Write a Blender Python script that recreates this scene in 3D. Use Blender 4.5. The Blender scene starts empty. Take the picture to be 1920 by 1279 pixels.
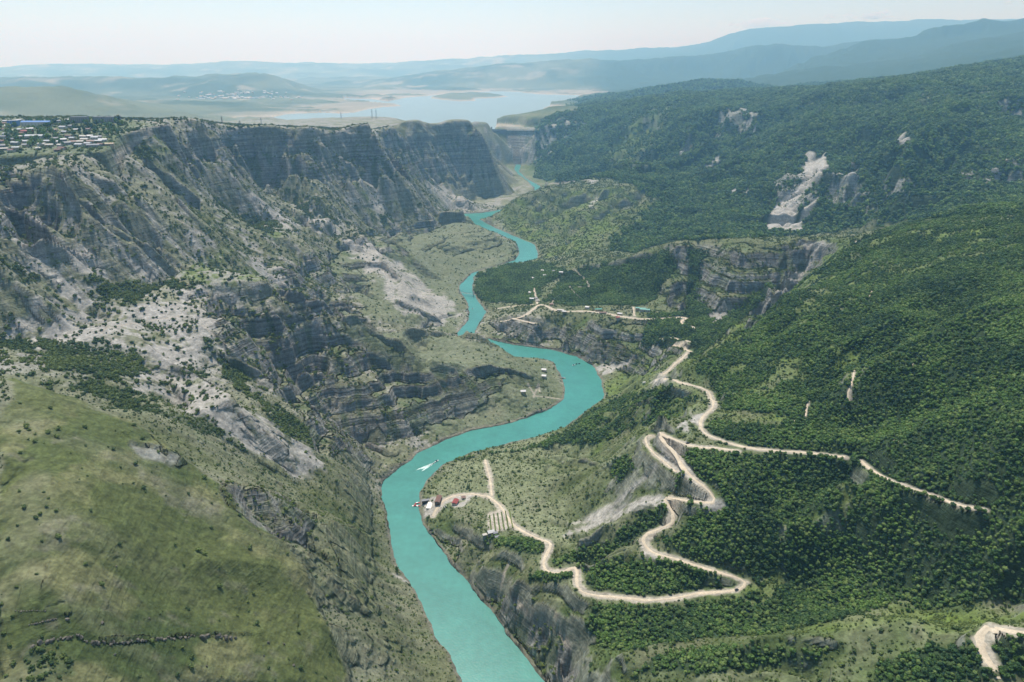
import bpy, math, random
import numpy as np
from mathutils import Vector
random.seed(7)
rng = np.random.default_rng(11)
sc = bpy.context.scene
C = sc.collection
# ------------------------------------------------------------------ camera
HCAM = 700.0
PITCH = math.radians(22.1)
SP, CP = math.sin(PITCH), math.cos(PITCH)
cd = bpy.data.cameras.new('camera'); cam = bpy.data.objects.new('camera', cd); C.objects.link(cam)
cam.location = (0, 0, HCAM); cam.rotation_euler = (math.pi/2-PITCH, 0, 0)
cd.sensor_width = 36; cd.lens = 36*1280/1920
cd.clip_start = 5; cd.clip_end = 250000
sc.camera = cam
# ------------------------------------------------------------------ sky and sun
SUN_EL, SUN_AZ = math.radians(65), math.radians(-20)      # azimuth measured from +Y towards +X
w = bpy.data.worlds.new('World'); sc.world = w; w.use_nodes = True
wn = w.node_tree; bg = wn.nodes['Background']
sky = wn.nodes.new('ShaderNodeTexSky'); sky.sky_type = 'NISHITA'; sky.sun_disc = False
sky.sun_elevation = SUN_EL; sky.sun_rotation = SUN_AZ
sky.altitude = 900; sky.air_density = 1.0; sky.dust_density = 0.9; sky.ozone_density = 1.6
wn.links.new(sky.outputs[0], bg.inputs[0]); bg.inputs[1].default_value = 0.125
sl = bpy.data.lights.new('sun', 'SUN'); sl.energy = 4.8; sl.angle = math.radians(0.5); sl.color = (1, .96, .89)
so = bpy.data.objects.new('sun', sl); C.objects.link(so)
sdir = Vector((math.sin(SUN_AZ)*math.cos(SUN_EL), math.cos(SUN_AZ)*math.cos(SUN_EL), math.sin(SUN_EL)))
so.rotation_euler = (-sdir).to_track_quat('-Z', 'Y').to_euler(); so.location = (0, 0, 2000)
sc.view_settings.view_transform = 'Standard'; sc.view_settings.look = 'None'
sc.view_settings.exposure = 0.14; sc.view_settings.gamma = 1
sc.render.engine = 'CYCLES'
sc.cycles.use_denoising = True
sc.cycles.max_bounces = 6; sc.cycles.diffuse_bounces = 2; sc.cycles.volume_bounces = 4
sc.cycles.sample_clamp_indirect = 4

# ------------------------------------------------------------------ helpers
def P(px, py, z):                       # a point seen in the photograph at a known height -> place in the world
    v = (py-639.5)/1280.; u = (px-960)/1280.
    d = (HCAM-z)/(SP+CP*v)
    return (u*d, (CP-SP*v)*d, z)
def PD(px, py, d):                      # the same at a known distance
    v = (py-639.5)/1280.; u = (px-960)/1280.
    return (u*d, (CP-SP*v)*d, HCAM-(SP+CP*v)*d)
def tag(o, label=None, cat=None, group=None, kind=None):
    if label: o['label'] = label
    if cat: o['category'] = cat
    if group: o['group'] = group
    if kind: o['kind'] = kind
    return o
def link_mesh(name, verts, faces, mat=None, parent=None, smooth=False):
    me = bpy.data.meshes.new(name)
    verts = np.asarray(verts, np.float32)
    if isinstance(faces, np.ndarray):
        n, k = faces.shape
        me.vertices.add(len(verts)); me.vertices.foreach_set('co', verts.ravel())
        me.loops.add(n*k); me.loops.foreach_set('vertex_index', faces.ravel().astype(np.int32))
        me.polygons.add(n)
        me.polygons.foreach_set('loop_start', np.arange(0, n*k, k, dtype=np.int32))
        me.polygons.foreach_set('loop_total', np.full(n, k, np.int32))
        me.update(calc_edges=True)
    else:
        me.from_pydata([tuple(map(float, v)) for v in verts], [], faces); me.update()
    if smooth: me.polygons.foreach_set('use_smooth', np.ones(len(me.polygons), bool))
    if mat: me.materials.append(mat)
    o = bpy.data.objects.new(name, me); C.objects.link(o)
    if parent: o.parent = parent
    return o
def hsh(ix, iy, s):
    n = (ix.astype(np.int64)*374761393 + iy.astype(np.int64)*668265263 + s*1442695041) & 0xffffffff
    n = ((n ^ (n >> 13))*1274126177) & 0xffffffff
    n = ((n ^ (n >> 15))*2246822519) & 0xffffffff
    return ((n ^ (n >> 16)) & 0xffffff).astype(np.float32)/np.float32(0xffffff)
def vnoise(x, y, s=0):                  # smooth value noise, -1..1
    ix = np.floor(x); iy = np.floor(y); fx = (x-ix).astype(np.float32); fy = (y-iy).astype(np.float32)
    ix = ix.astype(np.int64); iy = iy.astype(np.int64)
    fx = fx*fx*fx*(fx*(fx*6-15)+10); fy = fy*fy*fy*(fy*(fy*6-15)+10)
    a = hsh(ix, iy, s); b = hsh(ix+1, iy, s); c = hsh(ix, iy+1, s); d = hsh(ix+1, iy+1, s)
    return (a+(b-a)*fx+(c-a)*fy+(a-b-c+d)*fx*fy)*2-1
def fbm(x, y, oct=4, s=0, g=.5):
    t = 0; a = 1.; n = 0
    for i in range(oct):
        t = t+a*vnoise(x+17.3*i, y-9.1*i, s+i); n += a; a *= g
        x, y = (x*.8-y*.6)*2.03, (x*.6+y*.8)*2.03
    return t/n
def sstep(a, b, x):
    t = np.clip((x-a)/(b-a), 0, 1); return t*t*(3-2*t)

# ------------------------------------------------------------------ river banks (left and right as looked at), height 0
BL = [(905,1600),(885,1400),(868,1279),(845,1230),(815,1190),(790,1130),(765,1085),(740,1055),(733,1010),(725,960),(714,930),(718,905),
      (745,880),(770,863),(782,850),(835,826),(880,808),(940,797),(985,785),(1035,765),(1057,748),(1060,728),(1050,700),(1038,680),
      (1010,672),(960,670),(900,662),(868,645),(857,626),(868,612),(880,600),(878,570),(862,545),(862,535),(885,512),(930,500),(965,488),(975,475),(968,455),
      (945,444),(912,432),(885,420),(870,409),(868,401),(905,399),(960,390),(992,378),(1004,364),(1001,351),(994,344),(971,327),(964,317),(967,310),(955,304),(935,299)]
BR = [(1090,1600),(1055,1400),(1022,1279),(980,1225),(950,1190),(930,1150),(900,1125),(880,1095),(850,1065),(835,1040),(812,1010),(795,985),(785,955),
      (787,925),(800,900),(830,872),(880,850),(950,832),(1010,818),(1060,800),(1100,770),(1133,748),(1128,715),(1112,686),(1080,668),
      (1030,655),(965,647),(925,638),(893,630),(889,625),(895,612),(912,585),(900,570),(885,545),(888,520),(895,510),(940,497),(985,492),(1008,487),(1008,475),
      (1003,459),(967,444),(930,428),(898,411),(910,410),(960,400),(1006,389),(1024,368),(1012,349),(986,334),(973,321),(977,310),(968,303),(945,296)]
riv = np.array([P(x, y, 0)[:2] for x, y in BL]+[P(x, y, 0)[:2] for x, y in BR[::-1]])
RES = [(470,232),(500,222),(540,214),(600,211),(638,213),(665,211),(690,205),(715,201),(752,199),(738,195),(700,193),(645,187),(640,184),(700,186),(727,190),
       (760,183),(800,180),(830,177),(877,174),(930,171),(967,172),(1012,177),(1060,178),(1112,179),(1095,185),(1042,194),(1016,206),(1035,211),(985,222),(934,230),(927,245),(899,245),(800,250),(600,250),(480,250)]
LAKE = 230.
lake = np.array([P(x, y, LAKE)[:2] for x, y in RES])
ISL = [(806,184),(820,180),(850,176),(880,174.5),(915,176),(930,179),(955,181),(925,184),(885,185),(893,189),(860,190),(830,187)]
isle = np.array([P(x, y, LAKE)[:2] for x, y in ISL])

def in_poly(x, y, poly):
    res = np.zeros(x.shape, bool)
    x0, y0 = poly.min(0); x1, y1 = poly.max(0)
    m = (x >= x0) & (x <= x1) & (y >= y0) & (y <= y1)
    xs = x[m]; ys = y[m]; r = np.zeros(xs.shape, bool)
    for i in range(len(poly)):
        ax, ay = poly[i]; bx, by = poly[i-1]
        if ay == by: continue
        r ^= ((ay > ys) != (by > ys)) & (xs < (bx-ax)*(ys-ay)/(by-ay)+ax)
    res[m] = r; return res
def seg_dist(x, y, pts, closed=False, pad=60., vals=None):
    """distance to a polyline (far beyond pad where not near) and the value carried by its points"""
    d = np.full(x.shape, 1e9, np.float32); val = np.zeros(x.shape, np.float32) if vals is not None else None
    n = len(pts); rngs = range(n) if closed else range(n-1)
    for i in rngs:
        ax, ay = pts[i][:2]; bx, by = pts[(i+1) % n][:2]
        m = (x > min(ax, bx)-pad) & (x < max(ax, bx)+pad) & (y > min(ay, by)-pad) & (y < max(ay, by)+pad)
        if not m.any(): continue
        xs = x[m]-ax; ys = y[m]-ay; ex, ey = bx-ax, by-ay; L = ex*ex+ey*ey+1e-9
        t = np.clip((xs*ex+ys*ey)/L, 0, 1); dd = np.hypot(xs-t*ex, ys-t*ey)
        old = d[m]; c = dd < old; old[c] = dd[c]; d[m] = old
        if vals is not None:
            vv = val[m]; nv = vals[i]+(vals[(i+1) % n]-vals[i])*t; vv[c] = nv[c]; val[m] = vv
    return (d, val) if vals is not None else d

# ------------------------------------------------------------------ the relief: spot heights read off the photograph (x, y, height above the river)
CP_ = [
# near left hill
(0,1279,330),(100,1279,325),(300,1279,255),(450,1279,200),(600,1279,150),(720,1279,85),(0,1100,365),(100,1100,360),(200,1100,328),(300,1100,285),(450,1100,225),(600,1100,160),(700,1120,75),
(0,1000,385),(100,1000,378),(200,1000,350),(300,1000,310),(400,1010,265),(100,900,395),(0,900,405),(200,900,368),(300,900,330),(380,920,295),(100,800,405),(0,800,418),(200,800,375),(250,775,362),(0,695,425),(100,722,412),
(180,752,385),(330,800,330),(400,850,290),(450,880,262),(520,940,225),(560,1000,200),(620,1020,160),(680,1060,85),(500,1050,222),(420,1050,250),(600,1180,165),(700,1200,90),(780,1240,40),(450,1180,212),(300,1180,272),(150,1180,330),
(600,960,150),(650,900,105),(600,900,130),(550,880,165),(500,840,215),(450,810,255),(700,960,30),(690,900,40),(660,1000,75),(400,790,285),(340,765,318),
# scree valley behind it
(0,680,372),(100,700,362),(200,735,340),(250,760,322),(100,600,352),(200,650,322),(200,560,342),(300,600,312),(366,600,300),(300,680,300),(380,720,272),(436,681,255),(506,709,220),(562,742,170),(623,798,115),(700,850,42),(740,868,15),
(0,600,372),(0,500,420),(100,500,392),(200,500,365),(330,515,322),(100,430,430),(0,430,445),(60,380,455),(100,335,495),(0,330,490),(100,288,513),(0,300,505),(200,285,515),(230,330,478),(230,400,418),(300,450,355),
(450,780,275),(520,800,220),(600,850,150),(250,700,315),
# village plateau and the left rim
(0,250,535),(100,250,535),(200,250,536),(0,225,556),(100,222,556),(200,228,555),(300,232,552),(260,240,548),(330,236,545),(400,236,522),(500,243,482),(600,247,465),(700,249,447),(800,240,388),(885,229,400),(840,236,386),
(330,300,465),(330,400,390),(250,360,452),(400,330,402),(450,300,418),(350,350,408),(500,320,350),(500,370,290),(600,330,325),(600,380,262),(700,330,290),(700,380,210),(800,310,212),(800,360,130),(850,360,85),(850,320,165),(900,340,95),(925,290,215),(905,255,330),(950,370,20),(930,350,60),(880,380,45),(845,390,52),(975,355,14),(950,320,90),
(450,400,300),(450,450,290),(450,500,278),(520,430,262),(560,400,250),(600,420,215),(600,480,185),(540,440,255),(400,520,300),(500,520,235),
(650,420,180),(700,412,152),(760,410,128),(820,406,108),(875,404,92),(900,420,70),(930,440,48),(950,455,30),(965,475,8),
(700,450,125),(760,450,95),(820,450,70),(880,460,45),(900,490,12),(800,500,48),(850,510,20),(700,500,112),(650,500,140),(700,560,95),(640,560,125),(800,540,40),(840,560,22),(800,590,38),(830,600,15),(740,600,75),(760,560,62),
(560,520,205),(620,562,132),(685,600,92),(760,622,55),
# big spur with dark strata
(320,532,318),(400,545,312),(480,548,302),(577,550,280),(640,588,232),(703,634,175),(797,677,118),(860,700,92),(694,622,140),(780,628,88),(860,633,58),(900,640,42),(950,655,34),(1000,690,34),(940,690,60),(1030,715,12),(900,740,45),(960,745,30),(1000,760,14),
(850,745,52),(850,780,25),(780,740,75),(700,690,135),(700,750,92),(760,800,35),(800,810,18),(640,650,180),(640,720,125),(690,800,45),(577,620,218),(577,680,180),(577,725,145),(500,600,262),(440,600,290),(500,650,232),(470,640,232),(560,700,150),(620,760,95),(400,570,300),
# dam gorge and far left bank
(985,340,10),(1000,300,70),
# right bank low ground
(1050,1230,40),(1090,1279,80),(1000,1190,30),(1000,1140,62),(950,1110,52),(1050,1150,80),(1090,1180,85),(900,1060,45),(950,1050,62),(870,1010,38),(900,960,34),(830,985,22),(810,945,12),(860,925,18),(920,930,36),(970,990,52),(1040,1020,76),(1015,1060,80),(1080,1065,98),(1100,1115,102),(850,890,14),(920,860,22),(1000,840,22),(1060,820,25),(1100,790,25),
(920,890,30),(1000,900,50),(1080,880,85),(1040,950,62),(1120,960,92),(1150,870,130),(1160,830,155),(1100,850,95),(1230,815,202),(1130,1020,110),(1200,1020,132),(1250,980,150),(1250,940,160),(1350,945,185),(1300,900,195),(1280,870,200),(1200,900,150),(1200,960,135),(1150,1000,112),
(1200,1110,108),(1300,1112,113),(1400,1095,125),(1300,1050,135),(1350,1075,132),(1400,1000,165),(1400,900,198),
(1140,740,20),(1150,700,12),(1150,780,45),(1200,760,80),(1200,720,90),(1250,780,140),(1180,800,100),(1240,710,165),(1330,735,180),(1340,770,195),(1300,780,192),(1320,820,205),(1270,790,180),
# bottom right spurs
(1150,1279,110),(1250,1279,128),(1200,1240,122),(1200,1200,100),(1300,1240,138),(1400,1279,158),(1500,1190,172),(1400,1215,152),(1600,1230,188),(1650,1279,192),(1750,1180,225),(1700,1155,215),(1600,1160,195),(1850,1180,252),(1920,1279,248),(1920,1180,270),(1800,1230,240),
(1500,1145,128),(1400,1160,118),(1300,1170,108),(1600,1120,150),(1750,1110,180),(1900,1110,215),
(1900,1050,245),(1900,950,285),(1900,800,340),(1920,640,375),(1920,500,392),(1920,392,398),(1800,395,372),(1700,418,338),(1600,444,292),(1530,452,262),
(1700,1000,212),(1700,920,240),(1620,870,238),(1580,855,235),(1700,800,278),(1700,700,308),(1700,600,330),(1700,500,340),(1800,900,262),(1800,960,255),(1550,940,200),(1550,1020,165),(1500,1000,168),(1450,1050,140),
(1500,900,195),(1500,850,215),(1500,750,238),(1500,650,255),(1500,550,272),(1560,480,275),(1600,800,250),(1600,650,290),(1600,550,305),
(1400,840,208),(1400,760,212),(1400,700,215),(1400,650,228),(1300,668,198),(1340,635,212),(1400,590,236),(1450,555,252),(1520,500,268),(1830,700,345),(1830,560,375),
# gully and dark crag right of the village, terraces
(1280,600,115),(1285,640,130),(1250,650,112),(1230,690,110),(1220,640,78),(1180,690,30),(1160,660,40),(1180,620,70),(1260,458,205),(1330,450,228),(1400,447,240),(1500,447,255),(1250,500,155),(1230,540,118),(1330,500,190),(1330,550,140),(1400,530,175),(1400,570,140),(1450,500,210),(1460,530,200),(1350,600,135),
(1120,590,82),(1000,578,48),(1050,585,66),(1200,598,84),(1280,585,105),(960,600,42),(920,600,25),(940,625,28),(1000,625,40),(1050,635,42),(1100,650,40),(1000,605,55),(1100,615,70),(1020,640,15),(1090,660,18),
(950,540,12),(920,520,8),(910,570,14),(1000,500,18),(1000,540,22),(1040,520,40),(1050,560,58),(1130,500,105),(1060,492,58),(1190,480,155),(1200,540,105),(1130,550,82),
# middle right slopes
(1050,470,28),(1040,440,32),(1010,430,25),(1100,450,52),(1180,440,80),(1100,400,85),(1030,400,60),(970,412,35),(925,412,22),(1200,400,95),(1100,372,110),(1180,372,122),(1240,375,128),
(918,398,42),(960,379,70),(1005,362,98),(1060,352,105),(1110,335,140),(1160,318,175),(1250,340,160),(1300,440,100),(1400,430,118),(1350,400,120),(1350,340,180),(1350,300,232),(1350,250,320),(1350,215,415),(1390,205,428),(1400,250,330),(1300,250,320),
(1040,335,62),(1030,300,95),(1000,280,120),(960,270,150),(945,262,172),(980,250,222),(1010,240,262),(1050,236,272),(990,272,145),(1050,262,185),(1020,290,112),(930,232,245),(980,225,290),(1040,213,335),(1100,205,370),(1200,195,425),(1100,250,230),(1200,250,290),(1100,300,140),(1200,290,210),(1200,220,370),
(1500,430,128),(1500,360,222),(1500,330,265),(1530,290,318),(1450,330,235),(1600,350,268),(1600,300,335),(1600,430,150),(1500,250,385),(1500,205,462),(1500,181,510),(1600,230,440),(1600,195,505),
(1700,400,225),(1700,345,300),(1700,325,330),(1700,250,425),(1700,200,505),(1700,155,605),(1800,330,330),(1900,350,302),(1900,310,360),(1900,220,482),(1900,190,542),(1900,160,600),(1800,133,655),(1800,200,525),
]
WP_ = [ # (x in the picture, distance, height): ground hidden from view, and the far country
(100,850,318),(0,850,330),(250,900,285),(577,1480,215),(500,1480,262),(400,1400,300),(640,1500,160),(700,1700,80),(797,1600,60),
(1300,1450,130),(1400,1600,130),(1500,1760,175),(1600,1980,190),(1700,2000,215),(1920,1900,300),(1400,2250,105),(1260,2300,90),(1500,2300,130),
(1800,2150,260),(1000,4000,30),(1100,3900,60),(1200,3900,150),
(-100,420,310),(-100,600,390),(-200,1000,370),(-200,1500,525),(-200,2500,560),(2100,600,330),(2100,1000,400),(2100,1700,440),(2100,2400,330),(2100,3200,600),(2100,4200,760),(1920,4500,706),
(0,380,290),(300,420,225),(600,560,120),(1200,600,120),(1500,520,190),(1920,470,245),
# behind the rims
(400,2350,505),(500,2560,474),(550,2620,465),(600,2720,452),(650,2820,443),(700,2930,428),(750,3350,405),(800,3800,372),(300,1990,543),(350,2150,528),(450,2450,490),(400,2850,470),(500,3050,438),(600,3350,400),(700,3400,388),(800,3980,362),(850,4200,345),(200,2600,505),(300,2150,530),(100,2300,520),(100,2900,420),(300,2500,500),(500,3200,420),(0,2600,480),(-100,2600,500),
(740,3900,345),(600,3800,375),(560,4300,368),(650,4500,372),(735,4650,362),(745,4900,290),(650,5000,300),(520,5000,320),(885,4300,330),(800,4600,300),
(900,5200,235),(925,5150,240),
(1040,6000,330),(965,5500,262),(1000,5450,305),(1060,5300,345),(1120,5400,375),(950,5250,235),(1200,5600,420),(1500,5000,520),(1700,4600,600),(1920,4600,690),(1100,6800,300),(1300,6000,430),(1500,6000,440),(1700,6000,500),(1920,6000,590),
]
FAR = [ # ridge lines far off: distance and skyline points
(5500,[(0,163),(60,160),(150,172),(250,200),(330,212),(400,222)]),(7500,[(400,196),(500,200),(560,203),(640,205)]),
(4600,[(0,215),(100,232),(200,238)]),
(7600,[(1040,207),(1100,190),(1200,172),(1290,158),(1350,150),(1385,153),(1420,160),(1500,166),(1560,165)]),
(9500,[(1300,160),(1400,150),(1450,143),(1560,130),(1700,108),(1800,88),(1920,70),(2100,50)]),
(12500,[(1420,150),(1500,120),(1600,95),(1720,78),(1820,60),(1920,42),(2100,30)]),
(15000,[(1300,140),(1360,110),(1440,88),(1500,90),(1560,96),(1640,82),(1700,76),(1800,66)]),
(15500,[(640,168),(700,150),(760,140),(850,128),(940,117),(1000,115),(1100,113),(1180,112),(1240,108),(1300,106)]),
(11500,[(0,152),(100,147),(200,142),(300,145),(400,143),(490,142),(520,148),(545,158),(600,172)]),
(16500,[(560,165),(620,160)]),
(26000,[(0,130),(60,124),(150,122),(260,125),(350,122),(430,117),(500,120),(600,122),(700,124),(800,118),(900,108),(1000,104),(1100,98),(1200,90),(1300,86),(1340,76)]),
(24000,[(1390,62),(1430,55),(1520,50),(1560,46),(1640,52),(1700,42),(1790,42),(1830,44),(1920,38),(2100,32)]),
]
def soften(x, y, z):                    # the left hillsides lie a little lower than first read
    if x < 760 and y > 430 and z > 60 and x < 760-(0 if y < 900 else 0):
        f = float(np.interp(y, [430, 500, 600, 700], [1, .955, .89, .83])); return (x, y, 60+(z-60)*f)
    return (x, y, z)
pts = [P(*soften(*p)) for p in CP_]
for x, d, z in WP_:
    u = (x-960)/1280.; yy = (d-SP*(HCAM-z))/CP; pts.append((u*d, yy, z))
pts += [P(x, y, 1.0) for x, y in BL]+[P(x, y, 1.0) for x, y in BR]
for i in range(0, len(RES)-4): pts.append(P(RES[i][0], RES[i][1], LAKE))
for d, l in FAR:
    for x, y in l:
        pts.append(PD(x, y, d))
        if d > 7000: 
            a = PD(x, y, d); k = .86; base = 250 if x < 1100 else 330
            pts.append((a[0]*k, a[1]*k, min(a[2]-60, base)) if not (d < 13000 and x > 1300) else (a[0]*.93, a[1]*.93, a[2]-90))
for x in range(-100, 2150, 150):
    u = (x-960)/1280.
    for d, z in ((19000, 300), (21000, 300), (34000, 500), (60000, 300)): pts.append((u*d, d*1.05, z))
for x in range(300, 1200, 120):
    u = (x-960)/1280.
    for d in (9000, 13500): 
        q = (u*d, d*1.06)
        if not in_poly(np.array([q[0]]), np.array([q[1]]), lake)[0] and x < 620: pts.append((q[0], q[1], 262))
for x in (760, 860, 950, 1000):
    for d in (6500, 8000, 10000): pts.append(((x-960)/1280.*d, d*1.06, 222))
pts = np.array(pts, float)
def ab(x, y):
    return np.arctan2(x, y), .5*np.log(x*x+y*y)
A, B = ab(pts[:, 0], pts[:, 1]); N = len(pts)
def kern(d2): return np.sqrt(d2+.0004)
K = kern((A[:, None]-A[None])**2+(B[:, None]-B[None])**2)
K += -np.eye(N)*.0012
M = np.zeros((N+3, N+3)); M[:N, :N] = K; M[:N, N] = 1; M[:N, N+1] = A; M[:N, N+2] = B; M[N:, :N] = M[:N, N:].T
sol = np.linalg.solve(M, np.r_[pts[:, 2], 0, 0, 0])
# coarse table of the smooth relief over (azimuth, log distance) about the camera's foot
CA = np.linspace(-1.15, 1.15, 520); CB = np.linspace(math.log(250), math.log(75000), 760)
ga, gb = np.meshgrid(CA, CB)
tab = np.zeros(ga.size, np.float32); fa = ga.ravel(); fb = gb.ravel()
for i0 in range(0, fa.size, 20000):
    s_ = slice(i0, i0+20000)
    kk = kern((fa[s_, None]-A[None])**2+(fb[s_, None]-B[None])**2)
    tab[s_] = kk@sol[:N]+sol[N]+sol[N+1]*fa[s_]+sol[N+2]*fb[s_]
tab = tab.reshape(ga.shape)
def base_h(x, y):
    a, b = ab(x, y)
    i = np.clip((a-CA[0])/(CA[1]-CA[0]), 0, len(CA)-1.001); j = np.clip((b-CB[0])/(CB[1]-CB[0]), 0, len(CB)-1.001)
    i0 = i.astype(int); j0 = j.astype(int); fi = i-i0; fj = j-j0
    return (tab[j0, i0]*(1-fi)*(1-fj)+tab[j0, i0+1]*fi*(1-fj)+tab[j0+1, i0]*(1-fi)*fj+tab[j0+1, i0+1]*fi*fj).astype(np.float32)

# ------------------------------------------------------------------ terrain grid (a fan of rings round a point behind the viewpoint)
Q = globals().get('QUAL', 1.0)
OY = -250.
NC = int(1250*Q)
def _ls(a0, a1, n, e=False): return np.linspace(math.log(a0), math.log(a1), int(n*Q), endpoint=e)
lr = np.concatenate([_ls(520, 1150, 380), _ls(1150, 4400, 1050), _ls(4400, 6800, 170), _ls(6800, 62000, 290, True)])
RR = np.exp(lr); TH = np.linspace(-.80, .80, NC)
NR = len(RR)
X = (RR[:, None]*np.sin(TH)[None]).astype(np.float32); Y = (RR[:, None]*np.cos(TH)[None]+OY).astype(np.float32)
RG = np.hypot(X, Y)
def blur(h, n):
    for _ in range(n):
        h = h.copy(); h[1:-1] = h[1:-1]*.5+(h[:-2]+h[2:])*.25; h[:, 1:-1] = h[:, 1:-1]*.5+(h[:, :-2]+h[:, 2:])*.25
    return h
def grad(h):
    dlr = np.gradient(lr)[:, None].astype(np.float32); dth = np.float32(TH[1]-TH[0])
    hr = np.gradient(h, axis=0)/(dlr*RR[:, None].astype(np.float32)); ht = np.gradient(h, axis=1)/(dth*RR[:, None].astype(np.float32))
    s_, c_ = np.sin(TH)[None].astype(np.float32), np.cos(TH)[None].astype(np.float32)
    return hr*s_+ht*c_, hr*c_-ht*s_
H0 = base_h(X, Y)
# the village stands on a level plateau
capz = np.minimum(515+.076*(Y-1470), 557)
lf = sstep(-400, -600, X)*sstep(2500, 2250, Y)*sstep(900, 1000, Y)
H0 = np.where(lf > 0, np.minimum(H0, H0+(np.minimum(H0, capz)-H0)*lf), H0)
PL = np.array([P(x, y, z)[:2] for x, y, z in [(-160,305,508),(0,300,510),(100,293,514),(200,289,516),(226,266,528),(240,246,540),(300,233,550),(200,221,554),(0,220,554),(-160,220,554)]])
inpl = in_poly(X, Y, PL).astype(np.float32)
inpl = blur(inpl, 8)
H0 = np.where(inpl > 0, H0*(1-inpl)+capz*inpl, H0).astype(np.float32)
# broad natural irregularity
Hn = H0+fbm(X/260, Y/260, 4, 3)*np.clip(RG*.006, 3, 30)*sstep(20, 90, H0)*(1-inpl)+fbm(X/1400, Y/1400, 4, 9)*90*sstep(6500, 9500, RG)
gx, gy = grad(blur(Hn, 6))
slope0 = np.hypot(gx, gy)
def gully(h, gx, gy, wl, amp, seed, mag=1.0):
    """ripples running down the slope, as running water cuts them"""
    x = X/wl; y = Y/wl
    g = np.sqrt(gx*gx+gy*gy)+1e-4
    k = np.minimum(g*mag, 1)/g*6.2832
    dx, dy = -gy*k, gx*k                      # across the slope
    ix = np.floor(x); iy = np.floor(y); fx = (x-ix).astype(np.float32); fy = (y-iy).astype(np.float32)
    ix = ix.astype(np.int64); iy = iy.astype(np.int64)
    c = np.zeros_like(fx); s = np.zeros_like(fx); W = np.zeros_like(fx)
    for i in (-1, 0, 1, 2):
        for j in (-1, 0, 1, 2):
            ox = i-.5+.0-(hsh(ix+i, iy+j, seed)-.5)*.9; oy = j-.5-(hsh(ix+i, iy+j, seed+7)-.5)*.9
            px = fx-.0-ox-.5; py = fy-oy-.5
            ww = np.exp(-(px*px+py*py)*2.2)
            ph = px*dx+py*dy
            c += np.cos(ph)*ww; s += np.sin(ph)*ww; W += ww
    c /= W; s /= W
    return c*amp, -s*amp/wl*dx, -s*amp/wl*dy
rough = np.ones_like(H0)
# ---- height lookups on the finished grid
def hat(x, y, h=None):
    h = H if h is None else h
    x = np.asarray(x, float); y = np.asarray(y, float)
    r = np.hypot(x, y-OY); t = np.arctan2(x, y-OY)
    i = np.clip((t-TH[0])/(TH[1]-TH[0]), 0, NC-1.001)
    j = np.clip(np.interp(np.log(np.maximum(r, 1)), lr, np.arange(NR)), 0, NR-1.001)
    i0 = i.astype(int); j0 = j.astype(int); fi = i-i0; fj = j-j0
    return h[j0, i0]*(1-fi)*(1-fj)+h[j0, i0+1]*fi*(1-fj)+h[j0+1, i0]*(1-fi)*fj+h[j0+1, i0+1]*fi*fj
DS = np.exp(np.linspace(math.log(300), math.log(30000), 2600))
def hit(px, py, h=None):
    """where the sight line through a photograph pixel meets the ground"""
    v = (py-639.5)/1280.; u = (px-960)/1280.
    x = u*DS; y = (CP-SP*v)*DS; z = HCAM-(SP+CP*v)*DS
    g = hat(x, y, h); b = np.nonzero(z <= g)[0]
    if len(b) == 0: k = len(DS)-1; return (x[k], y[k], float(g[k]))
    k = b[0]
    if k == 0: return (x[0], y[0], float(g[0]))
    a0 = z[k-1]-g[k-1]; a1 = g[k]-z[k]; t = a0/(a0+a1+1e-9)
    xx = x[k-1]+(x[k]-x[k-1])*t; yy = y[k-1]+(y[k]-y[k-1])*t
    return (float(xx), float(yy), float(hat(xx, yy, h)))
def dens(poly, step=14, closed=True):
    out = []; n = len(poly)
    for i in range(n if closed else n-1):
        a = poly[i]; b = poly[(i+1) % n]; m = max(1, int(math.hypot(b[0]-a[0], b[1]-a[1])/step))
        for k in range(m): out.append((a[0]+(b[0]-a[0])*k/m, a[1]+(b[1]-a[1])*k/m))
    if not closed: out.append(poly[-1])
    return out
def ground_poly(poly, h=None, step=14):
    return np.array([hit(x, y, h)[:2] for x, y in dens(poly, step)])
def region(polys, soft=10., warp=14., h=None, seed=0, fwd=None):
    """0..1 over the grid inside patches of ground, with an irregular feathered edge"""
    m = np.zeros_like(H0)
    for p in polys:
        gp = ground_poly(p, h)
        x0, y0 = gp.min(0)-60; x1, y1 = gp.max(0)+60
        idx = np.nonzero((X > x0) & (X < x1) & (Y > y0) & (Y < y1))
        if len(idx[0]) == 0: continue
        xs = X[idx]; ys = Y[idx]; sc_ = np.clip(RG[idx]/1200, .5, 3)
        wx = (vnoise(xs/(30*1), ys/30, 50+seed)+.5*vnoise(xs/11, ys/11, 51+seed))*warp*sc_*.6
        wy = (vnoise(xs/30, ys/30, 60+seed)+.5*vnoise(xs/11, ys/11, 61+seed))*warp*sc_*.6
        ins = in_poly(xs+wx, ys+wy, gp)
        m[idx] = np.maximum(m[idx], ins.astype(np.float32))
    if soft > 0: m = blur(m, 2)
    return m

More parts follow.
